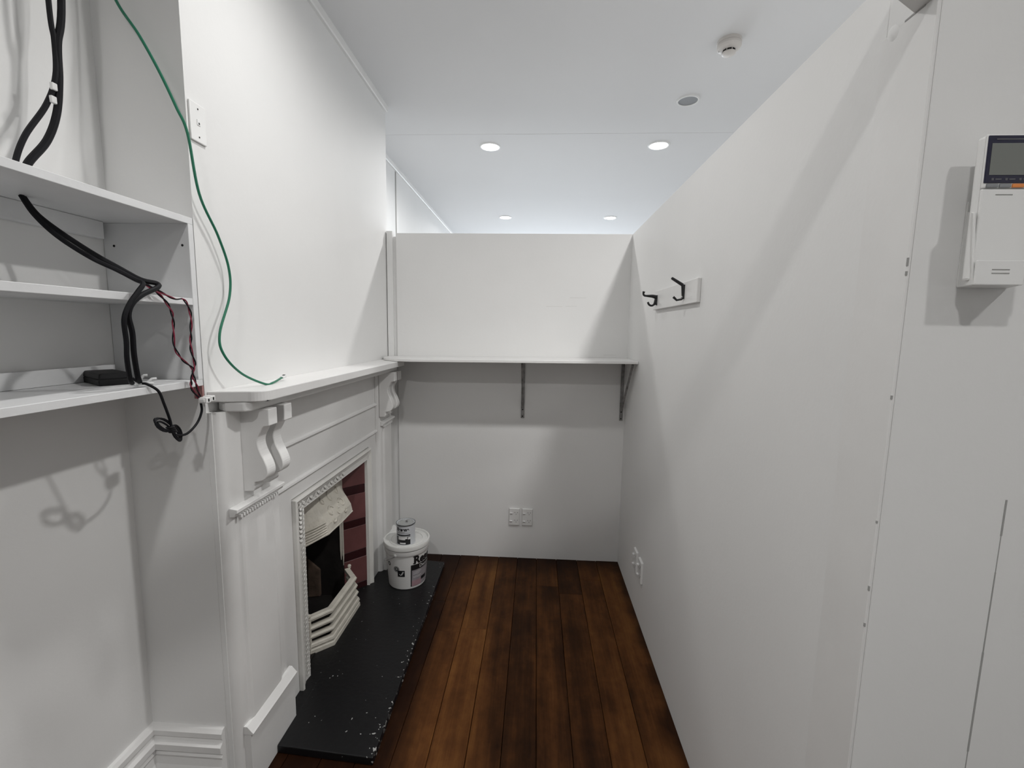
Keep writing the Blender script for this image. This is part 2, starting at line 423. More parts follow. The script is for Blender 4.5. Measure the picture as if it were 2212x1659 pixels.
# ------------------------------------------------------------------ ceiling fittings
def downlight(x, y, label, z, watts):
    t = thing('downlight', label, 'ceiling light', (x, y, z), 'recessed downlights in the ceiling')
    MB().lathe([(0.060, -0.001), (0.064, -0.007), (0.072, -0.006), (0.077, 0.0), (0.060, 0.0)], (x, y, z), 32).build('trim_ring', M['plastic'], t)
    MB().lathe([(0.0, -0.0045), (0.061, -0.0045), (0.061, -0.001), (0.0, -0.001)], (x, y, z), 32).build('diffuser', M['glow'], t)
    L_ = bpy.data.lights.new('lamp', 'AREA'); L_.shape = 'DISK'; L_.size = 0.11; L_.energy = watts; L_.spread = SPREAD
    L_.color = (1.0, 0.99, 0.975)
    o = bpy.data.objects.new('lamp', L_); COL.objects.link(o); o.parent = t; o.location = (0, 0, -0.010)
    return t
DL = ['round downlight above the camera side, left, near the door head',
      'round downlight above the camera side, right, beside the control wall',
      'round downlight over the fireplace nook, above the frame',
      'round downlight over the right partition, above the frame',
      'larger left glowing downlight in the ceiling beyond the back partition',
      'larger right glowing downlight, nearest the round grey grille',
      'small far left glowing downlight just above the back partition',
      'small far right glowing downlight just above the back partition']
for i, ((x, y), l) in enumerate(zip(ROWS, DL)):
    downlight(x, y, l, CEIL-0.0008 if y > 3.22 else CEIL, LAMP_W[i])

t = thing('ceiling_speaker', 'round grey grille with a white rim in the ceiling', 'speaker', (0.838, 2.79, CEIL))
MB().lathe([(0.052, -0.002), (0.054, -0.007), (0.060, -0.007), (0.064, 0.0), (0.052, 0.0)], (0.838, 2.79, CEIL), 36).build('rim', M['plastic'], t)
MB().lathe([(0.0, -0.004), (0.053, -0.004), (0.053, 0.0), (0.0, 0.0)], (0.838, 2.79, CEIL), 36).build('grille', M['grille'], t)

sx, sy = 0.850, 2.262
t = thing('smoke_detector', 'cream smoke detector on the ceiling near the right partition', 'smoke detector', (sx, sy, CEIL))
MB().lathe([(0.0, 0.0), (0.052, 0.0), (0.053, -0.012), (0.050, -0.014), (0.0, -0.014)], (sx, sy, CEIL), 36).build('base', M['detector'], t)
MB().lathe([(0.0, -0.0155), (0.0515, -0.0155), (0.0525, -0.026), (0.048, -0.034), (0.032, -0.042), (0.0, -0.042)], (sx, sy, CEIL), 36).build('body', M['detector'], t)
MB().lathe([(0.0, -0.042), (0.028, -0.042), (0.027, -0.051), (0.0, -0.051)], (sx, sy, CEIL), 28).build('sensor_chamber', M['gap'], t)
MB().lathe([(0.0, -0.051), (0.030, -0.051), (0.029, -0.056), (0.022, -0.060), (0.0, -0.061)], (sx, sy, CEIL), 28).build('cap', M['detector'], t)
fn = MB()
for k in range(8):
    a = k*PI/4+0.12; fn.tube([(sx+0.0285*math.cos(a), sy+0.0285*math.sin(a), CEIL-0.041), (sx+0.0285*math.cos(a), sy+0.0285*math.sin(a), CEIL-0.052)], 0.0015, 6)
fn.build('rib', M['detector'], t)
MB().lathe([(0.0, -0.049), (0.0028, -0.047), (0.004, -0.044), (0.004, -0.036), (0, -0.036)], (sx-0.040, sy+0.015, CEIL+0.006), 12).build('indicator', M['white_ink'], t)

# ------------------------------------------------------------------ mantelpiece (fireplace surround)
mp = thing('mantelpiece', 'white painted timber fireplace surround with scrolled corbels and mantel shelf', 'fireplace surround', (-0.90, 1.97, 0))
sh = [(XB, 1.224)] + [(-0.840+0.045*math.sin(a*PI/16), 1.297-0.048*math.cos(a*PI/16)) for a in range(9)] + [(-0.838+0.043*math.cos(a*PI/16), 2.646+0.043*math.sin(a*PI/16)) for a in range(9)] + [(XB, 2.690)]
MB().prism(sh, lambda p, t: (p[0], p[1], t), 1.279, 1.311).build('mantel_shelf', M['trim'], mp, bevel=0.003)
MB().box(-0.812, -0.7985, 1.276, 1.292, 1.2782, 1.2815).build('paint_chip', M['gap'], mp, label='bare dark chip on the shelf edge')
bm_ = [(XB, 1.224), (-0.825, 1.224+0.030), (-0.825, 2.66), (XB, 2.66)]
b = MB().prism([(XB+0.004, 1.262), (-0.905, 1.240), (-0.850, 1.246), (-0.838, 1.260), (-0.838, 2.655), (XB, 2.655)], lambda p, t: (p[0], p[1], t), 1.249, 1.2785)
b.build('bed_moulding', M['trim'], mp, bevel=0.006, seg=3)
# frieze and the boards either side of the iron insert
fr = MB().box(XB, -0.930, 1.24, 2.70, 0.838, 1.2495)
fr.box(XB, -0.930, 1.46, 1.604, 0.0, 0.838).box(XB, -0.930, 2.403, 2.54, 0.0, 0.838)
fr.build('frieze_panel', M['trim'], mp)
MB().box(XB-0.0005, -0.9305, Y1+0.001, 1.245, 0.0, 1.2495).build('end_board', M['wall'], mp)
bead = [(0, -0.009), (0.008, -0.008), (0.012, -0.003), (0.010, 0.004), (0.004, 0.008), (0, 0.009)]
for z in (1.060, 0.902):
    MB().prism(bead, lambda p, t: (-0.930+p[0], t, z+p[1]), 1.46, 2.53).build('bead_moulding', M['trim'], mp)
MB().box(-0.930, -0.921, 2.512, 2.535, 0.838, 1.249).build('frieze_stile', M['trim'], mp, bevel=0.003)
def scroll_prof():
    pts = [(-0.905, 1.249), (-0.812, 1.249), (-0.812, 1.197), (-0.830, 1.194), (-0.836, 1.188)]
    curve = [(-0.8405, 1.178), (-0.850, 1.160), (-0.853, 1.140), (-0.847, 1.115), (-0.833, 1.085), (-0.825, 1.060), (-0.826, 1.040),
             (-0.836, 1.026), (-0.850, 1.020), (-0.868, 1.016)]
    pts += [(v.x, v.y) for v in [Vector((q.x, q.y)) for q in spline([(c[0], c[1], 0) for c in curve], 3)]]
    pts += [(-0.869, 1.004), (-0.866, 0.998), (-0.872, 0.988), (-0.905, 0.985)]
    return pts
SP = scroll_prof()
def pilaster(ya, yb, side):
    mid = (ya+yb)/2; inset = 0.045
    near = ya-0.0065; rad = 0.032 if side < 0 else 0.020
    pr_ = [(XB+0.012, near)] + [(-0.903-rad+rad*math.sin(a*PI/12), near+rad-rad*math.cos(a*PI/12)) for a in range(7)] + [(-0.903, yb), (XB+0.012, yb)]
    p = MB().prism(pr_, lambda q, t: (q[0], q[1], t), 0.0, 1.2495, True)
    pil = p.build('pilaster', M['trim'], mp)
    # raised field with hollowed edges
    y_a, y_b = ya+inset, yb-inset*(1.0 if yb-ya > 0.22 else 0.8)
    prof = [(y_a-0.016, -0.9045), (y_a-0.008, -0.901), (y_a-0.002, -0.897), (y_a+0.006, -0.8945), (y_b-0.006, -0.8945), (y_b+0.002, -0.897), (y_b+0.010, -0.901), (y_b+0.018, -0.9045)]
    MB().prism(prof, lambda q, t: (q[1], q[0], t), 0.229, 0.934).build('pilaster_field', M['trim'], pil)
    # cap moulding with a row of dentils
    cm = [(-0.905, 0.930), (-0.889, 0.932), (-0.886, 0.941), (-0.880, 0.943), (-0.880, 0.954), (-0.905, 0.958)]
    cap = MB().prism(cm, lambda q, t: (q[0], t, q[1]), ya+0.004, yb+0.004).build('cap_moulding', M['trim'], mp, bevel=0.001, seg=1)
    dn = MB(); n = int((yb-ya-0.04)/0.013)
    for k in range(n):
        y = ya+0.026+k*0.013
        dn.box(-0.898, -0.8835, y, y+0.008, 0.9225, 0.9315)
    dn.build('dentils', M['trim'], cap)['kind'] = 'stuff'
    # plinth block
    pl = MB().box(-0.93, -0.884, ya+0.013, yb+0.016, 0.0, 0.2035).build('plinth', M['trim'], mp, bevel=0.001, seg=1)
    pc = [(-0.905, 0.203), (-0.876, 0.203), (-0.874, 0.207), (-0.878, 0.211), (-0.894, 0.230), (-0.905, 0.230)]
    MB().prism(pc, lambda q, t: (q[0], t, q[1]), ya+0.010, yb+0.018).build('plinth_moulding', M['trim'], pl)
    # two scrolled brackets
    ribs = ((ya+0.075, ya+0.120), (ya+0.160, ya+0.205)) if side < 0 else ((yb-0.205, yb-0.160), (yb-0.120, yb-0.075))
    if side > 0: ribs = ((2.515, 2.560), (2.600, 2.645))
    for a, c in ribs:
        MB().prism(SP, lambda q, t: (q[0], t, q[1]), a, c).build('scroll_bracket', M['trim'], mp, bevel=0.002, seg=1)
pilaster(1.225, 1.480, -1)
pilaster(2.520, 2.715, 1)

# ------------------------------------------------------------------ cast iron insert with canopy and tiles
ins = thing('fireplace_insert', 'cast iron fireplace insert with cream canopy and dark red side tiles', 'fireplace', (-0.93, 2.03, 0.0))
OY0, OY1, OZ = 1.606, 2.400, 0.832      # outer edges of the frame
IY0, IY1, IZ = 1.690, 2.366, 0.770      # inner edges
def frame_bar(a, b, ia, ib, name):
    """a,b outer corners (y,z); ia,ib inner corners: raised outer lip, hollow, inner lip"""
    s = MB(); xs = [(-0.946, 0.0), (-0.914, 0.0), (-0.912, 0.12), (-0.922, 0.3), (-0.930, 0.6), (-0.928, 0.86), (-0.926, 0.97), (-0.946, 1.0)]
    def pt(x, k, e):
        o_, i_ = (a, ia) if e == 0 else (b, ib)
        return (x, o_[0]+(i_[0]-o_[0])*k, o_[1]+(i_[1]-o_[1])*k)
    n = len(xs)
    vs = [pt(x, k, 0) for x, k in xs]+[pt(x, k, 1) for x, k in xs]
    s.add(vs, [(i, i+1, n+i+1, n+i) for i in range(n-1)])
    s.f.append(list(range(n))); s.smooth.append(False); s.f.append([n+i for i in range(n)]); s.smooth.append(False)
    return s.build(name, M['castwhite'], ins)
lst = frame_bar((OY0, 0.03), (OY0, OZ), (IY0, 0.03), (IY0, IZ), 'frame_stile')
frame_bar((OY1, 0.03), (OY1, OZ), (IY1, 0.03), (IY1, IZ), 'frame_stile')
top = frame_bar((OY0, OZ), (OY1, OZ), (IY0, IZ), (IY1, IZ), 'frame_head')
# rope ornament on the left stile, leaf sprays near the corner and along the head
def leaf(bm, c, ang, L, wd, up=0.006):
    ca, sa = math.cos(ang), math.sin(ang); vs = []
    prof = [(-0.5, 0.0, 0.0), (-0.2, 0.45, 0.35), (0.15, 0.5, 0.6), (0.5, 0.0, 0.1), (0.15, -0.5, 0.6), (-0.2, -0.45, 0.35), (0.0, 0.0, 1.0)]
    for l, q, h in prof:
        yy = l*L*ca - q*wd*sa; z_ = l*L*sa + q*wd*ca
        vs.append((c[0]+h*up, c[1]+yy, c[2]+z_))
    bm.add(vs, [(0, 1, 6), (1, 2, 6), (2, 3, 6), (3, 4, 6), (4, 5, 6), (5, 0, 6)], True)
orn = MB(); z = 0.060
while z < 0.62:
    leaf(orn, (-0.9275, IY0-0.026, z), math.radians(42), 0.022, 0.011, 0.008)
    leaf(orn, (-0.9275, IY0-0.011, z+0.009), math.radians(42), 0.018, 0.010, 0.007); z += 0.019
for k in range(9):
    z = 0.645+k*0.0185
    leaf(orn, (-0.9290, IY0-0.030, z), math.radians(150-k*6), 0.036, 0.015, 0.009)
    leaf(orn, (-0.9290, IY0-0.014, z+0.008), math.radians(40+k*5), 0.028, 0.012, 0.008)
ob_ = orn.build('rope_ornament', M['castwhite'], lst); ob_['kind'] = 'stuff'
orn = MB()
for k in range(14):
    y = OY0+0.05+k*0.031
    leaf(orn, (-0.9270, y, IZ+0.024), math.radians(150 if k % 2 else 35), 0.036, 0.015, 0.008)
    leaf(orn, (-0.9280, y+0.014, IZ+0.014), math.radians(20 if k % 2 else 160), 0.028, 0.012, 0.007)
ob_ = orn.build('leaf_ornament', M['castwhite'], top); ob_['kind'] = 'stuff'
# splayed tiled cheeks
def cheek(sgn):
    y_out = 2.366 if sgn > 0 else 1.690
    def P(d_, z, off=0.0):      # d_ along the splay from the frame inwards; off out of the face
        k = math.sqrt(0.5)
        return (-0.940-d_*k+off*k, y_out-sgn*d_*k-sgn*off*k, z)
    def slab(d0, d1, z0, z1, off0, off1, name, m):
        b4 = [P(d0, z0, off0), P(d1, z0, off0), P(d1, z0, off1), P(d0, z0, off1)]
        t4 = [P(d0, z1, off0), P(d1, z1, off0), P(d1, z1, off1), P(d0, z1, off1)]
        return MB().hexa(b4, t4).build(name, m, ins, bevel=0.001, seg=1)
    for z0, z1 in ((0.637, 0.775), (0.442, 0.587), (0.262, 0.398), (0.066, 0.212)):
        slab(0.001, 0.130, z0, z1, -0.012, 0.0, 'tile', M['tile'])
    for z0, z1 in ((0.588, 0.636), (0.399, 0.441), (0.213, 0.261), (0.028, 0.065)):
        slab(0.001, 0.130, z0, z1, -0.012, -0.0012, 'border_tile', M['tile_dark'])
    slab(-0.004, 0.16, 0.0, 0.80, -0.03, -0.0125, 'tile_backing', M['soot'])
    # narrow iron edging beside the fire opening, broken off at its foot
    s = MB()
    for o_, zb in ((0.130, 0.20), (0.141, 0.235)):
        s.hexa([P(o_+0.003, zb, -0.012), P(o_+0.006, zb, -0.012), P(o_+0.006, zb, 0.0), P(o_+0.003, zb, 0.002)],
               [P(o_, zb+0.06, -0.012), P(o_+0.010, zb+0.06, -0.012), P(o_+0.010, zb+0.06, 0.003), P(o_, zb+0.06, 0.004)])
        s.hexa([P(o_, zb+0.06, -0.012), P(o_+0.010, zb+0.06, -0.012), P(o_+0.010, zb+0.06, 0.003), P(o_, zb+0.06, 0.004)],
               [P(o_, 0.775, -0.012), P(o_+0.010, 0.775, -0.012), P(o_+0.010, 0.775, 0.003), P(o_, 0.775, 0.004)])
    s.build('fire_edging', M['cast'], ins)
cheek(1); cheek(-1)
# firebox
FY0, FY1 = 1.790, 2.266
fb = MB()
fb.box(-1.60, -1.40, FY0-0.05, FY1+0.05, 0, 0.80)
fb.hexa([(-1.40, FY0+0.08, 0), (-1.40, FY0-0.05, 0), (-1.035, FY0-0.03, 0), (-1.035, FY0, 0)],
        [(-1.40, FY0+0.08, 0.8), (-1.40, FY0-0.05, 0.8), (-1.035, FY0-0.03, 0.8), (-1.035, FY0, 0.8)])
fb.hexa([(-1.40, FY1+0.05, 0), (-1.40, FY1-0.08, 0), (-1.035, FY1, 0), (-1.035, FY1+0.03, 0)],
        [(-1.40, FY1+0.05, 0.8), (-1.40, FY1-0.08, 0.8), (-1.035, FY1, 0.8), (-1.035, FY1+0.03, 0.8)])
fb.box(-1.60, -0.97, FY0-0.05, FY1+0.05, 0.0, 0.035)
fb.box(-1.60, -1.0, FY0-0.05, FY1+0.05, 0.775, 0.80)
fb.build('firebox', M['soot'], ins)
# arched fireback and a brick of lining
ap = [(FY0+0.06, 0.035)] + [(2.03-0.17*math.cos(a*PI/12), 0.33+0.10*math.sin(a*PI/12)) for a in range(13)] + [(FY1-0.06, 0.035)]
MB().prism(ap, lambda p, t: (t, p[0], p[1]), -1.40, -1.375).build('fireback', M['soot'], ins, bevel=0.004)
def cheek_y(x): return FY1-0.08*(-1.035-x)/0.365      # face of the far cheek of the firebox
for xa, xb, zt1, zt2 in ((-1.305, -1.215, 0.300, 0.270), (-1.212, -1.150, 0.255, 0.190)):
    ya_, yb_ = cheek_y(xa), cheek_y(xb)
    MB().hexa([(xa, ya_+0.01, 0.036), (xb, yb_+0.01, 0.036), (xb, yb_-0.016, 0.036), (xa, ya_-0.016, 0.036)],
              [(xa, ya_+0.01, zt1), (xb, yb_+0.01, zt2), (xb, yb_-0.008, zt2), (xa, ya_-0.010, zt1)]).build('firebrick', M['firebrick'], ins, bevel=0.006)
# canopy (hood)
zs_ = [0.558, 0.567, 0.60, 0.64, 0.68, 0.72, 0.755, 0.772]
xs_ = [-0.935, -0.932, -0.938, -0.958, -0.985, -1.008, -1.022, -1.028]
hy = [0.132, 0.133, 0.131, 0.127, 0.120, 0.112, 0.105, 0.100]
NY = 2.030
hood = MB(); rows = []
for z, x, h in zip(zs_, xs_, hy):
    zz_ = (z-0.558)/0.214
    drop = 0.0
    row = []
    for k in range(7):     # left side facet
        q = k/6; y = (FY0+0.004)+(NY-h-(FY0+0.004))*q
        xx = -1.032+(x+1.032)*(q**0.9)
        row.append((xx, y, z-0.035*(1-q)*(1-zz_)))
    for k in range(1, 9):
        q = k/8; y = NY-h+2*h*q
        row.append((x+0.004*math.sin(PI*q), y, z))
    for k in range(1, 7):
        q = k/6; y = NY+h+(FY1-0.004-NY-h)*q
        xx = x+(-1.032-x)*(1-(1-q)**0.9)
        row.append((xx, y, z-0.035*q*(1-zz_)))
    rows.append(row)
n = len(rows[0])
vs = [p for row in rows for p in row]
hood.add(vs, [(i*n+k, i*n+k+1, (i+1)*n+k+1, (i+1)*n+k) for i in range(len(rows)-1) for k in range(n-1)])
hd_ = hood.build('canopy', M['cast'], ins)
so = hd_.modifiers.new('solid', 'SOLIDIFY'); so.thickness = 0.004; so.offset = 0
# ribs low on the left side facet and relief scrolls on the front
rib = MB()
for k in range(6):
    z0 = 0.008+k*0.013
    a = Vector((-1.026, FY0+0.008, 0.524+z0)); c = Vector((-0.936-0.10*z0, NY-0.136, 0.556+z0*0.85))
    a.x += 0.004; c.x += 0.004; m_ = a.lerp(c, 0.5)+Vector((0.005, 0, 0))
    rib.tube(spline([a, m_, c], 4), 0.0030, 6)
rib.build('canopy_ribs', M['cast'], hd_)
rel = MB()
def hx(z):
    for i in range(len(zs_)-1):
        if zs_[i] <= z <= zs_[i+1]:
            q = (z-zs_[i])/(zs_[i+1]-zs_[i]); return xs_[i]+(xs_[i+1]-xs_[i])*q
    return xs_[-1]
for cy, cz, r_, s0, dr in ((1.975, 0.635, 0.030, 0.4, 1), (2.085, 0.635, 0.030, 2.7, -1), (2.03, 0.685, 0.026, 1.5, 1), (1.965, 0.60, 0.016, 0.0, -1), (2.09, 0.60, 0.016, 3.0, 1), (2.03, 0.615, 0.020, 1.0, 1), (1.96, 0.69, 0.018, 2.0, 1), (2.10, 0.69, 0.018, 1.0, -1)):
    pts = []
    for k in range(15):
        a = s0+dr*k*0.42; q = r_*(1-k/17)
        y = cy+q*math.cos(a); z = cz+q*math.sin(a)*0.9
        pts.append((hx(z)+0.0060, y, z))
    rel.tube(pts, [0.0058-0.00026*k for k in range(15)], 5)
rel.build('canopy_relief', M['cast'], hd_)
lip = MB().tube([(-0.931, NY-0.133, 0.561), (-0.928, NY, 0.561), (-0.931, NY+0.133, 0.561)], 0.0045, 6)
lip.tube([(-0.931, NY-0.133, 0.561), (-1.03, FY0+0.006, 0.526)], 0.004, 6)
lip.tube([(-0.931, NY+0.133, 0.561), (-1.03, FY1-0.006, 0.526)], 0.004, 6)
lip.build('canopy_lip', M['cast'], hd_)

# fire grate: a cranked front of stacked rails
fg = thing('fire_grate', 'cream cast iron fire grate front with stacked cranked rails', 'fire grate', (-0.93, 2.03, 0.03))
def crank(flare, inset):
    return [(-0.990, 1.806-flare*0.3), (-0.918+inset, 1.888-flare), (-0.918+inset, 2.162+flare), (-0.990, 2.246+flare*0.3)]
def rail(z0, z1, depth, flare, inset, name, prof=None):
    s = MB(); path = [Vector((x, y, 0)) for x, y in crank(flare, inset)]
    offs = []
    for i in range(4):
        dirs = []
        if i > 0: dirs.append((path[i]-path[i-1]).normalized())
        if i < 3: dirs.append((path[i+1]-path[i]).normalized())
        nn = Vector((0, 0, 0))
        for q in dirs: nn += Vector((q.y, -q.x, 0))
        nn.normalize(); c = nn.dot(Vector((dirs[0].y, -dirs[0].x, 0)))
        offs.append(nn/c)
    pr = prof or [(0, z0), (0, z0+(z1-z0)*0.3), (0.003, (z0+z1)/2), (0, z1-(z1-z0)*0.2), (-0.004, z1), (-depth, z1), (-depth, z0)]
    n = len(pr); vs = []
    for i in range(4):
        for o_, z in pr: vs.append(path[i]+offs[i]*o_+Vector((0, 0, z)))
    s.add(vs, [(i*n+k, i*n+(k+1) % n, (i+1)*n+(k+1) % n, (i+1)*n+k) for i in range(3) for k in range(n)])
    s.f.append(list(range(n))); s.smooth.append(False); s.f.append([3*n+k for k in range(n)]); s.smooth.append(False)
    return s.build(name, M['cast'], fg, bevel=0.0012, seg=1)
rail(0.183, 0.203, 0.028, 0.000, 0.000, 'top_rail')
rail(0.141, 0.158, 0.024, 0.004, 0.002, 'rail')
rail(0.101, 0.118, 0.024, 0.009, 0.004, 'rail')
rail(0.030, 0.078, 0.024, 0.014, 0.007, 'bottom_rail', [(0.004, 0.030), (0.003, 0.048), (-0.001, 0.053), (-0.001, 0.058), (0.003, 0.063), (0.0, 0.074), (-0.005, 0.078), (-0.024, 0.078), (-0.024, 0.030)])
for y in (1.808, 2.243):
    MB().box(-1.002, -0.984, y-0.008, y+0.008, 0.030, 0.190).build('end_post', M['cast'], fg, bevel=0.002)
    MB().lathe([(0.0, 0.0), (0.008, 0.0), (0.006, 0.004), (0.010, 0.010), (0.008, 0.017), (0.0, 0.020)], (-0.990, y, 0.202), 14).build('knob', M['cast'], fg)

# hearth slab
hs = MB().prism([(-0.884, 1.368), (-0.531, 1.345), (-0.531, 1.36), (-0.552, 2.66), (-0.884, 2.69)], lambda p, t: (p[0], p[1], t), 0.0, 0.030)
hs.box(-1.0, -0.88, 1.50, 2.55, 0.0, 0.030)
hs.box(-0.93, -0.88, 2.50, 2.70, 0.0, 0.0305)
tag(hs.build('hearth_slab', M['hearth'], bevel=0.003), 'black painted hearth slab, chipped white along its edge, below the fireplace', 'hearth')

# ------------------------------------------------------------------ shelf on the back partition with two steel brackets
ws = thing('wall_shelf', 'long white shelf under the back partition, one end resting on the mantel shelf', 'shelf', (-0.18, 2.65, 1.312))
def zsh(x): return 1.3115+(x+0.94)*0.0098
pl_ = [(0.564, 2.8085), (0.564, 2.487), (-0.66, 2.487)]
for k in range(1, 9):
    a = k/8*PI/2; pl_.append((-0.66-0.28*math.sin(a), 2.737-0.25*math.cos(a)))
pl_ += [(-0.941, 2.797), (-0.90, 2.797), (-0.90, 2.8085)]
s = MB(); n = len(pl_)
vs = [(x, y, zsh(x)) for x, y in pl_]+[(x, y, zsh(x)+0.015) for x, y in pl_]
s.add(vs, [(i, (i+1) % n, n+(i+1) % n, n+i) for i in range(n)])
s.f.append(list(reversed(range(n)))); s.smooth.append(False); s.f.append([n+i for i in range(n)]); s.smooth.append(False)
s.build('shelf_board', M['trim'], ws, bevel=0.0015, seg=1)
for bx in (-0.078, 0.543):
    zt = zsh(bx)-0.0005
    br = MB().box(bx-0.0105, bx+0.0105, YP-0.0055, YP-0.003, 0.945, zt)
    br.box(bx-0.0105, bx+0.0105, 2.51, YP-0.003, zt-0.0025, zt)
    k = br.build('bracket', M['grey_metal'], ws, label='grey steel shelf bracket')
    br = MB(); a = Vector((bx, YP-0.010, 1.015)); c = Vector((bx, 2.535, zt-0.006))
    dd = (c-a).normalized(); up = Vector((1, 0, 0)).cross(dd)
    q = lambda p, sx_, su: p+Vector((sx_, 0, 0))+up*su
    br.hexa([q(a, -0.006, -0.002), q(a, 0.006, -0.002), q(a, 0.006, 0.004), q(a, -0.006, 0.004)],
            [q(c, -0.006, -0.002), q(c, 0.006, -0.002), q(c, 0.006, 0.004), q(c, -0.006, 0.004)])
    br.build('brace', M['grey_metal'], k)
    for zs in (0.957, 1.00):
        MB().lathe([(0.0, 0.004), (0.0035, 0.003), (0.0045, 0.0)], (bx, YP-0.0055, zs), 10, fn=lambda x, y, h: (x, -h, y)).build('screw', M['gap'], k)

# ------------------------------------------------------------------ open shelf unit in the alcove
su = thing('shelf_unit', 'white open wall cupboard with one middle shelf, fixed in the alcove', 'shelf unit', (-1.06, 0.80, 1.33))
UY0, UY1 = 0.44, 1.2135
MB().box(XA+0.001, XB, UY0, UY1, 1.772, 1.790).build('top_board', M['board'], su, bevel=0.001, seg=1)
MB().box(XA+0.001, XB, UY0, UY1, 1.330, 1.348).build('bottom_board', M['board'], su, bevel=0.001, seg=1)
MB().box(XA+0.001, XB, UY0+0.018, UY1-0.018, 1.555, 1.573).build('middle_shelf', M['board'], su, bevel=0.001, seg=1)
sp_ = MB().box(XA+0.001, XB+0.0005, UY1-0.018, UY1-0.0002, 1.348, 1.772).build('side_panel', M['board'], su, bevel=0.0008, seg=1)
MB().box(XA+0.001, XB+0.0005, UY0, UY0+0.018, 1.348, 1.772).build('side_panel', M['board'], su, bevel=0.0008, seg=1)
MB().box(XA+0.0008, XA+0.022, UY0+0.02, 1.178, 1.727, 1.7715).build('cleat', M['board'], su, bevel=0.001, seg=1)
MB().box(XA+0.0008, XA+0.020, UY0+0.02, 1.178, 1.3485, 1.388).build('cleat', M['board'], su, bevel=0.001, seg=1)
for x, z in ((-0.965, 1.715), (-1.160, 1.712), (-1.150, 1.418)):
    MB().lathe([(0.0, 0.0006), (0.0034, 0.0006), (0.0034, -0.001), (0.0, -0.001)], (x, UY1-0.018, z), 10, fn=lambda a, b_, h: (a, -h, b_)).build('screw_hole', M['gap'], sp_)
# scrap of old cupboard edge below it, bare pink
tag(MB().box(-0.972, -0.9475, 1.2095, 1.2155, 1.292, 1.3295).build('plaster_scrap', M['pinkwall']), 'small bare pink plaster patch below the corner of the alcove shelf unit', 'plaster')

# ------------------------------------------------------------------ cables
def cable(name, pts, r, m, label, cat='cable', sub=8, n=8, group=None):
    o = MB().tube(spline(pts, sub), r, n).build(name, m); tag(o, label, cat, group); return o
# two thick black leads that drop to the cupboard, pass through its top and hang inside it
A = [(-1.125, 1.058, 2.60), (-1.12, 1.046, 2.226), (-1.12, 1.050, 2.141), (-1.115, 1.040, 2.060), (-1.12, 1.018, 1.99), (-1.12, 0.968, 1.905), (-1.12, 0.943, 1.841), (-1.12, 0.938, 1.795)]
B = [(-1.115, 1.090, 2.60), (-1.115, 1.071, 2.243), (-1.118, 1.056, 2.141), (-1.116, 1.049, 2.060), (-1.116, 1.036, 1.98), (-1.118, 1.010, 1.91), (-1.12, 0.966, 1.844), (-1.12, 0.950, 1.795)]
ka = cable('black_cable', A, 0.0055, M['black_rubber'], 'thinner left black cable dropping down the alcove onto the shelf unit', n=8)
kb = cable('black_cable', B, 0.0075, M['black_rubber'], 'thicker right black cable dropping down the alcove onto the shelf unit', n=8)
for z, y in ((2.035, 1.031), (2.005, 1.027)):
    MB().box(-1.116, -1.108, y-0.006, y+0.006, z-0.008, z+0.008).build('cable_tag', M['plastic'], kb, bevel=0.002, label='white cable tag')
Ci = [(-1.118, 0.948, 1.771), (-1.10, 0.958, 1.735), (-1.075, 0.985, 1.700), (-1.03, 1.010, 1.660), (-0.985, 1.025, 1.630), (-0.945, 1.035, 1.606), (-0.930, 1.062, 1.600), (-0.922, 1.055, 1.590), (-0.921, 1.012, 1.570),
      (-0.923, 0.985, 1.548), (-0.926, 0.975, 1.520), (-0.930, 0.985, 1.48), (-0.935, 0.990, 1.43), (-0.945, 1.005, 1.380), (-0.960, 1.025, 1.362)]
Di = [(-1.112, 0.940, 1.771), (-1.092, 0.945, 1.732), (-1.062, 0.962, 1.690), (-1.02, 0.990, 1.650), (-0.975, 1.005, 1.625), (-0.940, 1.015, 1.604), (-0.922, 1.015, 1.595), (-0.920, 0.998, 1.575),
      (-0.922, 0.975, 1.545), (-0.925, 0.962, 1.510), (-0.930, 0.968, 1.46), (-0.936, 0.972, 1.42), (-0.950, 0.990, 1.372), (-0.965, 1.010, 1.360)]
cable('black_lead', Ci, 0.0058, M['black_rubber'], 'black lead with the far crook hanging over the middle shelf', n=8)
cable('black_lead', Di, 0.0052, M['black_rubber'], 'black lead with the near loop hanging over the middle shelf', n=8)
# clear cable joiner on the bottom board
s = MB()
for p_, q_ in (((-0.962, 1.030, 1.368), (-0.952, 1.040, 1.376)), ((-0.958, 1.045, 1.358), (-0.948, 1.060, 1.366)), ((-0.968, 1.024, 1.354), (-0.944, 1.046, 1.355))):
    s.tube([p_, ((p_[0]+q_[0])/2, (p_[1]+q_[1])/2, (p_[2]+q_[2])/2+0.004), q_], 0.0035, 8)
tag(s.build('cable_joiner', M['clear']), 'small clear plastic cable joiner on the bottom board of the shelf unit', 'connector')
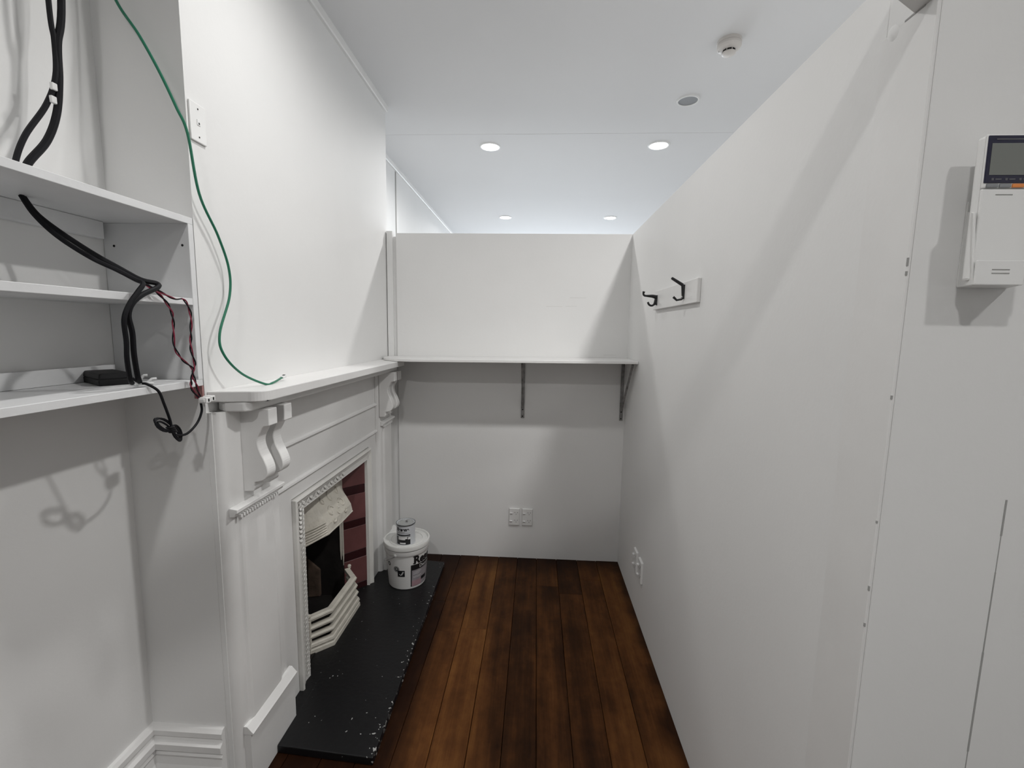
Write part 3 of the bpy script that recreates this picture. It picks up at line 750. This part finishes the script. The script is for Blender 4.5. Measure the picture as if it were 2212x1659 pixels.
# thin cord from the black box, over the edge, through the tied bundle and up to the white plugs
cord = [(-1.03, 1.082, 1.362), (-1.00, 1.06, 1.358), (-0.965, 1.035, 1.357), (-0.945, 1.030, 1.355), (-0.932, 1.045, 1.337), (-0.930, 1.056, 1.305), (-0.930, 1.070, 1.262), (-0.930, 1.073, 1.245)]
hc = MB().tube(spline(cord, 8), 0.0032, 8)
hc.tube(spline([(-0.930, 1.078, 1.222), (-0.930, 1.095, 1.213), (-0.930, 1.125, 1.212), (-0.930, 1.160, 1.232), (-0.930, 1.180, 1.262), (-0.930, 1.178, 1.290)], 8), 0.0032, 8)
for cy, cz, L_, an, wd in ((1.050, 1.252, 0.031, 2.60, 0.012), (1.051, 1.250, 0.029, 2.66, 0.015), (1.053, 1.246, 0.026, 2.55, 0.008), (1.088, 1.220, 0.027, -0.95, 0.012), (1.090, 1.222, 0.024, -0.88, 0.015), (1.087, 1.222, 0.023, -1.02, 0.008)):
    pts = []
    for k in range(17):
        a = 2*PI*k/16; l = L_*math.cos(a); q = wd*math.sin(a)
        pts.append((-0.930+0.004*math.sin(a+cy*90), cy+l*math.cos(an)-q*math.sin(an), cz+l*math.sin(an)+q*math.cos(an)))
    hc.tube(pts, 0.0025, 6, cap=False)
hco = hc.build('tied_cable', M['black_rubber'])
tag(hco, 'thin black cord tied into a bow-shaped bundle hanging below the shelf unit', 'cable')
tw = MB()
for k in range(4):
    z = 1.240-k*0.0045
    tw.tube([(-0.930+0.008*math.cos(a*PI/6), 1.070+k*0.0025+0.008*math.sin(a*PI/6), z) for a in range(13)], 0.0022, 6, cap=False)
tw.build('tie', M['black_plastic'], hco)
# two twisted red and black wires ending in white plugs
def twisted(pts, label):
    P_ = spline(pts, 10); t = thing('twisted_wire', label, 'cable', tuple(P_[-1]), 'twisted red and black wires')
    for nm, ph, m_ in (('red_core', 0, M['red_wire']), ('black_core', PI, M['black_rubber'])):
        q = []
        for i, p in enumerate(P_):
            a = i*0.42+ph; q.append((p[0]+0.0019*math.cos(a), p[1]+0.0019*math.sin(a), p[2]+0.0006*math.sin(a)))
        MB().tube(q, 0.0018, 6).build(nm, m_, t)
    return t
twisted([(-0.955, 1.020, 1.612), (-0.93, 1.045, 1.588), (-0.928, 1.075, 1.566), (-0.928, 1.098, 1.535), (-0.930, 1.104, 1.500), (-0.930, 1.102, 1.445), (-0.930, 1.125, 1.410), (-0.930, 1.158, 1.382), (-0.930, 1.150, 1.352), (-0.930, 1.150, 1.330), (-0.928, 1.170, 1.300)],
        'left twisted red and black wire hanging in front of the shelf unit')
twisted([(-0.95, 1.035, 1.606), (-0.928, 1.070, 1.580), (-0.926, 1.110, 1.566), (-0.926, 1.140, 1.566), (-0.927, 1.160, 1.530), (-0.928, 1.158, 1.48), (-0.928, 1.154, 1.44), (-0.928, 1.164, 1.395), (-0.928, 1.155, 1.370), (-0.928, 1.166, 1.335), (-0.927, 1.173, 1.303)],
        'right twisted red and black wire hanging by the shelf unit side')
for y, dz, l in ((1.178, 0.0, 'left white wire plug hanging below the corner of the shelf unit'), (1.196, 0.002, 'right white wire plug hanging below the corner of the shelf unit')):
    t = thing('wire_plug', l, 'connector', (-0.922, y, 1.286+dz), 'white wire plugs')
    s = MB().box(-0.930, -0.906, y-0.009, y+0.009, 1.286+dz, 1.302+dz).box(-0.926, -0.910, y-0.012, y+0.002, 1.289+dz, 1.299+dz)
    s.build('plug_body', M['plastic'], t, bevel=0.002)
    MB().box(-0.914, -0.9055, y-0.002, y+0.003, 1.290+dz, 1.298+dz).build('socket_hole', M['gap'], t)
# green network cable
G = [(-1.120, 1.185, 2.42), (-1.092, 1.190, 2.321), (-1.038, 1.190, 2.239), (-0.989, 1.188, 2.150), (-0.946, 1.184, 2.060), (-0.925, 1.190, 1.998), (-0.925, 1.218, 1.855), (-0.925, 1.281, 1.758), (-0.925, 1.319, 1.671),
     (-0.922, 1.311, 1.588), (-0.915, 1.250, 1.478), (-0.905, 1.248, 1.417), (-0.89, 1.300, 1.357), (-0.872, 1.385, 1.3155), (-0.872, 1.430, 1.3150), (-0.890, 1.510, 1.322)]
gc = cable('network_cable', G, 0.0036, M['green_cable'], 'green network cable drooping past the corner onto the mantel shelf', sub=10)
e = Vector(G[-1]); dv = (e-Vector(G[-2])).normalized()
b_ = Vector((0.008, 0.012, 0.0)).normalized()
sd = dv.cross(Vector((0, 0, 1))).normalized(); up = sd.cross(dv)
q = lambda t_, a_, c_: e+dv*t_+sd*a_+up*c_
MB().hexa([q(0, -.006, -.004), q(0, .006, -.004), q(0, .006, .004), q(0, -.006, .004)],
          [q(.030, -.007, -.005), q(.030, .007, -.005), q(.030, .007, .005), q(.030, -.007, .005)]).build('plug', M['clear'], gc, bevel=0.001, label='clear plastic network plug')
MB().hexa([q(.020, -.004, .0045), q(.020, .004, .0045), q(.020, .004, .0058), q(.020, -.004, .0058)],
          [q(.0305, -.004, .0045), q(.0305, .004, .0045), q(.0305, .004, .0058), q(.0305, -.004, .0058)]).build('plug_contacts', M['gap'], gc)
# black power box on the bottom board
c0 = Vector((-1.062, 1.022, 1.3485)); ux = Vector((-0.857, 0.514, 0)); uy = Vector((0.514, 0.857, 0))
def quad(z, ins_=0.0, lx=0.140, ly=0.068):
    return [c0+ux*ins_+uy*ins_+Vector((0, 0, z)), c0+ux*(lx-ins_)+uy*ins_+Vector((0, 0, z)), c0+ux*(lx-ins_)+uy*(ly-ins_)+Vector((0, 0, z)), c0+ux*ins_+uy*(ly-ins_)+Vector((0, 0, z))]
t = thing('power_box', 'black plastic box lying on the bottom board of the shelf unit', 'power adapter', tuple(c0))
MB().hexa(quad(0.0, 0.001), quad(0.0145, 0.0)).build('lower_shell', M['black_plastic'], t, bevel=0.002)
MB().hexa(quad(0.0155, 0.0), quad(0.030, 0.003)).build('upper_shell', M['black_plastic'], t, bevel=0.003)
MB().hexa(quad(0.014, 0.002), quad(0.016, 0.002)).build('seam', M['gap'], t)

# blank switch plate on the breast
t = thing('switch_plate', 'white switch plate on the chimney breast beside the green cable', 'switch', (XB, 1.252, 2.0))
MB().box(XB, XB+0.006, 1.223, 1.281, 2.0, 2.101).build('plate', M['plastic'], t, bevel=0.002)
for z in (2.014, 2.087):
    MB().lathe([(0.0, 0.0008), (0.0022, 0.0008), (0.0022, -0.001), (0, -0.001)], (XB+0.006, 1.252, z), 10, fn=lambda x, y, h: (h, x, y)).build('screw', M['gap'], t)
MB().box(XB+0.0055, XB+0.0075, 1.246, 1.258, 2.044, 2.060).build('switch_rocker', M['white_ink'], t, bevel=0.0008, seg=1)
MB().box(XB+0.0055, XB+0.0080, 1.2505, 1.2545, 2.047, 2.052).build('switch_slot', M['gap'], t)

# ------------------------------------------------------------------ power outlets
def outlet(fn, label, org):
    """fn(u, v, d): u right, v up, d out of the wall"""
    t = thing('power_outlet', label, 'power outlet', org, 'white double power outlets')
    def bx(u0, u1, v0, v1, d0, d1, name, m, bev=0.0, tilt=0.0, par=None):
        b4 = [fn(u0, v0, d0), fn(u1, v0, d0), fn(u1, v1, d0), fn(u0, v1, d0)]
        k = min(0.002, (u1-u0)*0.1)*(1 if bev else 0)
        t4 = [fn(u0+k, v0+k, d1), fn(u1-k, v0+k, d1), fn(u1-k, v1-k, d1+tilt), fn(u0+k, v1-k, d1+tilt)]
        return MB().hexa(b4, t4).build(name, m, par or t, bevel=bev, seg=2)
    bx(-0.0350, 0.0350, 0, 0.116, 0, 0.009, 'plate', M['plastic'], 0.002)
    for v in (0.024, 0.077):
        bx(-0.029, -0.011, v, v+0.009, 0.0085, 0.0135, 'switch', M['white_ink'], 0.0008, 0.003)
        s = MB()
        for u, dv_, an in ((0.004, 0.012, 0.5), (0.020, 0.012, -0.5), (0.012, 0.0, 0.0)):
            ca, sa = math.cos(an), math.sin(an)
            def rp(a, c, d_, u=u, dv_=dv_, ca=ca, sa=sa): return fn(u+a*ca-c*sa, v+dv_+a*sa+c*ca, d_)
            s.hexa([rp(-.0011, -.0035, .0085), rp(.0011, -.0035, .0085), rp(.0011, .0035, .0085), rp(-.0011, .0035, .0085)],
                   [rp(-.0011, -.0035, .0094), rp(.0011, -.0035, .0094), rp(.0011, .0035, .0094), rp(-.0011, .0035, .0094)])
        s.build('pin_slots', M['gap'], t)
    return t
for x, l in ((-0.1195, 'left white double power outlet on the back partition'), (-0.0345, 'right white double power outlet on the back partition')):
    outlet(lambda u, v, d, x=x: (x+u, YP-0.0025-d, 0.228+v), l, (x, YP, 0.228))
for y, l in ((2.305, 'white power outlet on the right partition, nearer the back corner'), (2.197, 'white power outlet on the right partition, farther from the back corner')):
    outlet(lambda u, v, d, y=y: (XR-d*1.25, y-u, 0.226+v), l, (XR, y, 0.226))

# ------------------------------------------------------------------ hook rail on the right partition
hr = thing('hook_rail', 'white hook board with two black coat hooks on the right partition', 'coat rack', (XR, 1.9, 1.61))
MB().hexa([(XR, 1.606, 1.607), (XR, 2.19, 1.607), (XR-0.014, 2.19, 1.607), (XR-0.014, 1.606, 1.607)],
          [(XR, 1.606, 1.692), (XR, 2.19, 1.692), (XR-0.014, 2.19, 1.692), (XR-0.014, 1.606, 1.692)]).build('rail_board', M['trim'], hr, bevel=0.002, seg=1)
xf = XR-0.014
y = 2.125
s = MB().hexa([(xf, y-0.008, 1.626), (xf, y+0.008, 1.626), (xf-0.005, y+0.006, 1.628), (xf-0.005, y-0.006, 1.628)],
              [(xf, y-0.009, 1.672), (xf, y+0.009, 1.672), (xf-0.006, y+0.006, 1.671), (xf-0.006, y-0.006, 1.671)])
pts = spline([(xf-0.001, y, 1.662), (xf-0.020, y, 1.667), (xf-0.042, y, 1.668), (xf-0.058, y, 1.670), (xf-0.063, y, 1.678), (xf-0.061, y, 1.688)], 6)
s.tube(pts, [0.010-0.0052*min(1, i/14) + (0.0014 if i > 26 else 0) for i in range(len(pts))], 8)
pts = spline([(xf-0.003, y, 1.655), (xf-0.007, y, 1.640), (xf-0.012, y, 1.630), (xf-0.022, y, 1.624), (xf-0.034, y, 1.628), (xf-0.041, y, 1.640)], 6)
s.tube(pts, [0.0085-0.0038*min(1, i/14) for i in range(len(pts))], 8)
s.build('coat_hook', M['black_iron'], hr, label='black coat hook with a level upper arm')
y = 1.742
s = MB().hexa([(xf, y-0.007, 1.628), (xf, y+0.007, 1.628), (xf-0.005, y+0.006, 1.628), (xf-0.005, y-0.006, 1.628)],
              [(xf, y-0.008, 1.681), (xf, y+0.008, 1.681), (xf-0.006, y+0.006, 1.681), (xf-0.006, y-0.006, 1.681)])
s.tube([(xf-0.003, y, 1.640), (xf-0.006, y, 1.676), (xf-0.009, y, 1.681), (xf-0.043, y+0.012, 1.705), (xf-0.046, y+0.013, 1.707)], [0.006, 0.0062, 0.0062, 0.0052, 0.004], 8)
s.tube([(xf-0.003, y, 1.634), (xf-0.010, y, 1.627), (xf-0.024, y+0.006, 1.624), (xf-0.036, y+0.010, 1.636)], [0.006, 0.0045, 0.0042, 0.0048], 8)
s.build('coat_hook', M['black_iron'], hr, label='black coat hook with a raised upper arm')

# ------------------------------------------------------------------ remote control in its wall holder
HX0, HX1 = 0.632, 0.706
t = thing('remote_holder', 'white wall holder cradling the remote control at the right', 'remote holder', (0.665, Y0, 1.575))
yf = 0.668
s = MB().box(HX0, HX1, Y0-0.004, Y0, 1.575, 1.700)
s.build('back_plate', M['plastic'], t, bevel=0.002)
pf = [(HX0, Y0-0.003), (HX0, 1)]
def side(x0, x1, name):
    return MB().hexa([(x0, Y0-0.003, 1.575), (x1, Y0-0.003, 1.575), (x1+0.0, yf, 1.575), (x0, yf, 1.575)],
                     [(x0, Y0-0.003, 1.690), (x1, Y0-0.003, 1.690), (x1+0.0, yf+0.014, 1.682), (x0, yf+0.014, 1.682)]).build(name, M['plastic'], t, bevel=0.002)
s = MB().hexa([(HX0, Y0-0.003, 1.575), (HX0+0.003, Y0-0.003, 1.575), (0.608, yf, 1.573), (0.604, yf, 1.573)],
              [(HX0, Y0-0.003, 1.685), (HX0+0.003, Y0-0.003, 1.685), (0.602, yf+0.006, 1.672), (0.598, yf+0.006, 1.672)])
s.build('side_wall', M['plastic'], t, bevel=0.001, seg=1)
s = MB().box(0.604, 0.669, yf-0.003, yf, 1.573, 1.607)
fp = s.build('front_lip', M['plastic'], t, bevel=0.003)
s = MB().box(0.625, 0.648, yf-0.0036, yf-0.002, 1.5935, 1.5947).box(0.625, 0.648, yf-0.0036, yf-0.002, 1.5885, 1.5897)
s.build('grip_line', M['scuff'], fp)
MB().hexa([(HX0, Y0-0.003, 1.575), (HX1, Y0-0.003, 1.575), (0.667, yf, 1.573), (0.606, yf, 1.573)],
          [(HX0, Y0-0.003, 1.578), (HX1, Y0-0.003, 1.578), (0.667, yf, 1.576), (0.606, yf, 1.576)]).build('base', M['plastic'], t, bevel=0.001, seg=1)
rc = thing('remote_control', 'white air conditioner remote with grey screen, standing in the wall holder', 'remote control', (0.64, 0.69, 1.578))
def RQ(u, z, d):      # u across (0 at the left edge), z height, d out of the front face
    k = (z-1.578)/0.20
    return (0.6075+u, 0.673+0.004*k-d, z)
def rbox(u0, u1, z0, z1, d0, d1, name, m, par, bev=0.0):
    return MB().hexa([RQ(u0, z0, d0), RQ(u1, z0, d0), RQ(u1, z0, d1), RQ(u0, z0, d1)], [RQ(u0, z1, d0), RQ(u1, z1, d0), RQ(u1, z1, d1), RQ(u0, z1, d1)]).build(name, m, par, bevel=bev)
bd = rbox(0.0, 0.072, 1.580, 1.776, -0.017, -0.004, 'body', M['plastic'], rc, 0.004)
rbox(0.0, 0.072, 1.580, 1.704, -0.004, 0.0, 'cover', M['plastic'], rc, 0.002)
rbox(0.0, 0.072, 1.7045, 1.776, -0.004, 0.0, 'head', M['plastic'], rc, 0.002)
rbox(0.0005, 0.0715, 1.711, 1.7735, -0.001, 0.0012, 'screen_frame', M['lcd_frame'], rc, 0.001)
rbox(0.005, 0.067, 1.7215, 1.763, 0.0, 0.0017, 'screen', M['lcd'], rc)
rbox(0.010, 0.062, 1.7675, 1.769, 0.0, 0.0016, 'frame_line', M['icon'], rc)
for u in (0.009, 0.027, 0.045):
    rbox(u, u+0.003, 1.7145, 1.7175, 0.0, 0.0016, 'icon', M['icon'], rc)
    rbox(u+0.005, u+0.013, 1.7152, 1.7168, 0.0, 0.0016, 'icon', M['icon'], rc)
for k, m_ in enumerate((M['plastic_grey'], M['plastic_grey'], M['plastic_orange'], M['plastic_grey'])):
    rbox(0.004+k*0.0168, 0.0190+k*0.0168, 1.7052, 1.7102, -0.001, 0.0018, 'button', m_, rc, 0.0006)
rbox(0.018, 0.040, 1.6955, 1.6965, -0.001, 0.0006, 'grip_line', M['scuff'], rc)

# ------------------------------------------------------------------ paint pail and the small paint tin on it
PX, PY, PZ = -0.728, 2.437, 0.0305
pb_ = thing('paint_pail', 'white plastic paint pail with black printed label, on the hearth', 'paint bucket', (PX, PY, PZ))
RB, RT, HB = 0.1045, 0.1215, 0.222
MB().lathe([(0.0, 0.0), (RB-0.004, 0.0), (RB, 0.005), (RT-0.001, HB-0.016), (RT+0.0035, HB-0.015), (RT+0.0052, HB-0.012), (RT+0.0052, HB+0.009), (RT+0.003, HB+0.011), (RT-0.003, HB+0.0115), (RT-0.003, HB+0.016), (0.0, HB+0.016)], (PX, PY, PZ), 48).build('pail_body', M['pail'], pb_)
MB().lathe([(0.0, HB+0.0165), (RT+0.006, HB+0.0165), (RT+0.0100, HB+0.0185), (RT+0.0108, HB+0.038), (RT+0.0085, HB+0.0425), (RT+0.0005, HB+0.0430), (RT-0.0040, HB+0.0345), (0.098, HB+0.0335), (0.096, HB+0.0375), (0.090, HB+0.0375), (0.088, HB+0.0335), (0.0, HB+0.0335)], (PX, PY, PZ), 48).build('lid', M['pail_dirty'], pb_)
def cyl(ang, h, off=0.0008):
    r_ = RB+(RT-RB)*h/HB+off
    return (PX+r_*math.cos(ang), PY+r_*math.sin(ang), PZ+h)
def patch(a0, a1, h0, h1, m_, name, par, off=0.0008, n=10):
    s = MB(); vs = []
    for k in range(n+1):
        a = math.radians(a0+(a1-a0)*k/n); vs += [cyl(a, h0, off), cyl(a, h1, off)]
    s.add(vs, [(2*k, 2*k+2, 2*k+3, 2*k+1) for k in range(n)])
    return s.build(name, m_, par, fixn=False)
lab = patch(-63.5, 20, 0.016, 0.147, M['ink'], 'printed_label', pb_, 0.0008)
patch(-63.5, 20, 0.118, 0.149, M['ink'], 'printed_band', lab, 0.0011)
patch(-60.5, 20, 0.018, 0.116, M['label_grey'], 'printed_panel', lab, 0.0013)
patch(-60.5, -30, 0.018, 0.052, M['label_pink'], 'printed_tint', lab, 0.0016)
patch(-30, -8, 0.042, 0.062, M['ink'], 'printed_flash', lab, 0.0016)
for k, h in enumerate((0.104, 0.097, 0.090, 0.076, 0.069)):
    patch(-57, -30-(k % 3)*4, h, h+0.0018, M['white_ink'], 'printed_line', lab, 0.0017)
def wrap(a0, h0, off):
    def fn(x, y):
        return cyl(math.radians(a0)+x/0.12, h0+y, off)
    return fn
o = text_mesh('Resene', 0.066, wrap(-56, 0.155, 0.0012), 0.0030).build('printed_name', M['ink'], pb_, fixn=False)
# slab serifs that give the printed R its foot and shoulder
patch(-57.6, -49.5, 0.1545, 0.1595, M['ink'], 'letter_serif', o, 0.0012, 3)
patch(-57.6, -51.0, 0.196, 0.201, M['ink'], 'letter_serif', o, 0.0012, 3)
text_mesh('Decorator', 0.028, wrap(-38, 0.124, 0.0016), 0.0003).build('printed_word', M['white_ink'], lab, fixn=False)
sq = patch(-101, -80.5, 0.083, 0.121, M['ink'], 'tick_square', pb_, 0.0010, 5)
s = MB()
def strip(pts, wd, off, par, name, m_):
    s = MB(); vs = []
    for i, (a, h) in enumerate(pts):
        a2, h2 = pts[min(i+1, len(pts)-1)]; a1, h1 = pts[max(i-1, 0)]
        dx, dh = (a2-a1)*0.0019, h2-h1; l = math.hypot(dx, dh); nx, nh = -dh/l*wd/0.0019, dx/l*wd
        vs += [cyl(math.radians(a+nx), h+nh, off), cyl(math.radians(a-nx), h-nh, off)]
    s.add(vs, [(2*k, 2*k+2, 2*k+3, 2*k+1) for k in range(len(pts)-1)])
    return s.build(name, m_, par, fixn=False)
strip([(-95.5, 0.101), (-92.5, 0.091), (-89, 0.100), (-85.5, 0.114)], 0.0016, 0.0016, sq, 'tick_mark', M['white_ink'])
strip([(-89.5, 0.092), (-87, 0.099), (-83.0, 0.114)], 0.0010, 0.0016, sq, 'tick_mark', M['white_ink'])
em = strip([(-104+7.6*math.cos(k*PI/12), 0.128+0.0155*math.sin(k*PI/12)) for k in range(25)], 0.0015, 0.0013, pb_, 'emblem_ring', M['ink'])
strip([(-104+4.2*math.cos(k*PI/8), 0.128+0.0085*math.sin(k*PI/8)) for k in range(17)], 0.0026, 0.0013, em, 'emblem_disc', M['ink'])
patch(-105.6, -102.2, 0.1245, 0.1275, M['ink'], 'emblem_bar', em, 0.0014, 2)
strip([(-130+4.0*math.cos(k*PI/8), 0.150+0.010*math.sin(k*PI/8)) for k in range(17)], 0.003, 0.0012, pb_, 'emblem_disc', M['ink'])
# lugs and wire handle hanging on the left
la = math.radians(-104); ca, sa = math.cos(la), math.sin(la)
for sg in (1, -1):
    c = Vector((PX+sg*(RT+0.002)*ca, PY+sg*(RT+0.002)*sa, PZ+HB-0.012))
    e1 = Vector((-sa, ca, 0)); e2 = Vector((ca*sg, sa*sg, 0)); e3 = Vector((0, 0, 1))
    q = lambda a, b2, c2: c+e1*a+e2*b2+e3*c2
    MB().hexa([q(-.007, -.004, -.004), q(.007, -.004, -.004), q(.007, .005, -.004), q(-.007, .005, -.004)], [q(-.007, -.004, .009), q(.007, -.004, .009), q(.007, .005, .009), q(-.007, .005, .009)]).build('handle_lug', M['pail'], pb_, bevel=0.002)
hp = []
for k in range(25):
    tt = PI*k/24; aa = (RT+0.008)*math.cos(tt); bb = (RT+0.010)*math.sin(tt)
    hp.append((PX+aa*ca+bb*sa, PY+aa*sa-bb*ca, PZ+HB-0.012-0.085*math.sin(tt)))
MB().tube(hp, 0.0017, 6).build('wire_handle', M['tin'], pb_)

TX, TY, TZ = -0.722, 2.400, PZ+HB+0.0339
tn = thing('paint_tin', 'small metal paint tin standing on the lid of the paint pail', 'paint tin', (TX, TY, TZ))
TR, TH = 0.0520, 0.118
MB().lathe([(0.0, 0.0), (TR+0.0005, 0.0), (TR+0.0015, 0.002), (TR, 0.004), (TR, TH-0.005), (TR+0.0018, TH-0.003), (TR+0.0018, TH), (TR-0.002, TH+0.0005), (TR-0.003, TH-0.003), (0.0, TH-0.003)], (TX, TY, TZ), 40).build('tin_body', M['can_white'], tn)
MB().lathe([(TR-0.001, TH-0.004), (TR+0.0022, TH-0.004), (TR+0.0024, TH+0.0006), (TR-0.001, TH+0.001), (TR-0.001, TH-0.004)], (TX, TY, TZ), 40).build('rim', M['tin_dark'], tn)
MB().lathe([(0.0, TH-0.0025), (0.036, TH-0.0025), (0.038, TH-0.0005), (0.042, TH+0.0003), (0.045, TH-0.0005), (0.046, TH-0.0028), (0.0, TH-0.0029)], (TX, TY, TZ), 40).build('tin_lid', M['tin'], tn)
s = MB().add([(TX-0.008, TY+0.008, TZ+TH+0.001), (TX+0.010, TY+0.006, TZ+TH+0.001), (TX+0.003, TY+0.020, TZ+TH+0.001), (TX+0.002, TY+0.011, TZ+TH+0.004)], [(0, 1, 3), (1, 2, 3), (2, 0, 3), (0, 2, 1)])
s.build('paint_drip', M['ink'], tn)
def tcyl(a, h, off=0.0006): return (TX+(TR+off)*math.cos(a), TY+(TR+off)*math.sin(a), TZ+h)
def tpatch(a0, a1, h0, h1, m_, name, par, off=0.0006, n=8):
    s = MB(); vs = []
    for k in range(n+1):
        a = math.radians(a0+(a1-a0)*k/n); vs += [tcyl(a, h0, off), tcyl(a, h1, off)]
    s.add(vs, [(2*k, 2*k+2, 2*k+3, 2*k+1) for k in range(n)])
    return s.build(name, m_, par, fixn=False)
tl = tpatch(-140, -46, 0.006, 0.064, M['ink'], 'printed_label', tn)
tpatch(-124, -66, 0.034, 0.052, M['white_ink'], 'printed_panel', tl, 0.0010)
tpatch(-140, -46, 0.0535, 0.057, M['can_white'], 'printed_line', tl, 0.0012)
tpatch(-112, -76, 0.010, 0.018, M['white_ink'], 'printed_panel', tl, 0.0010)
tpatch(-78, -66, 0.034, 0.040, M['ink'], 'printed_panel', tl, 0.0014)
tpatch(-62, -46, 0.036, 0.050, M['white_ink'], 'printed_panel', tl, 0.0010)
tpatch(-138, -50, 0.072, 0.0732, M['ink'], 'printed_line', tn, 0.0008)
tpatch(-122, -80, 0.0775, 0.080, M['scuff'], 'printed_line', tn, 0.0008)
text_mesh('Resene', 0.025, lambda x, y: tcyl(math.radians(-135)+x/TR, 0.086+y, 0.0010), 0.0013).build('printed_name', M['ink'], tn, fixn=False)
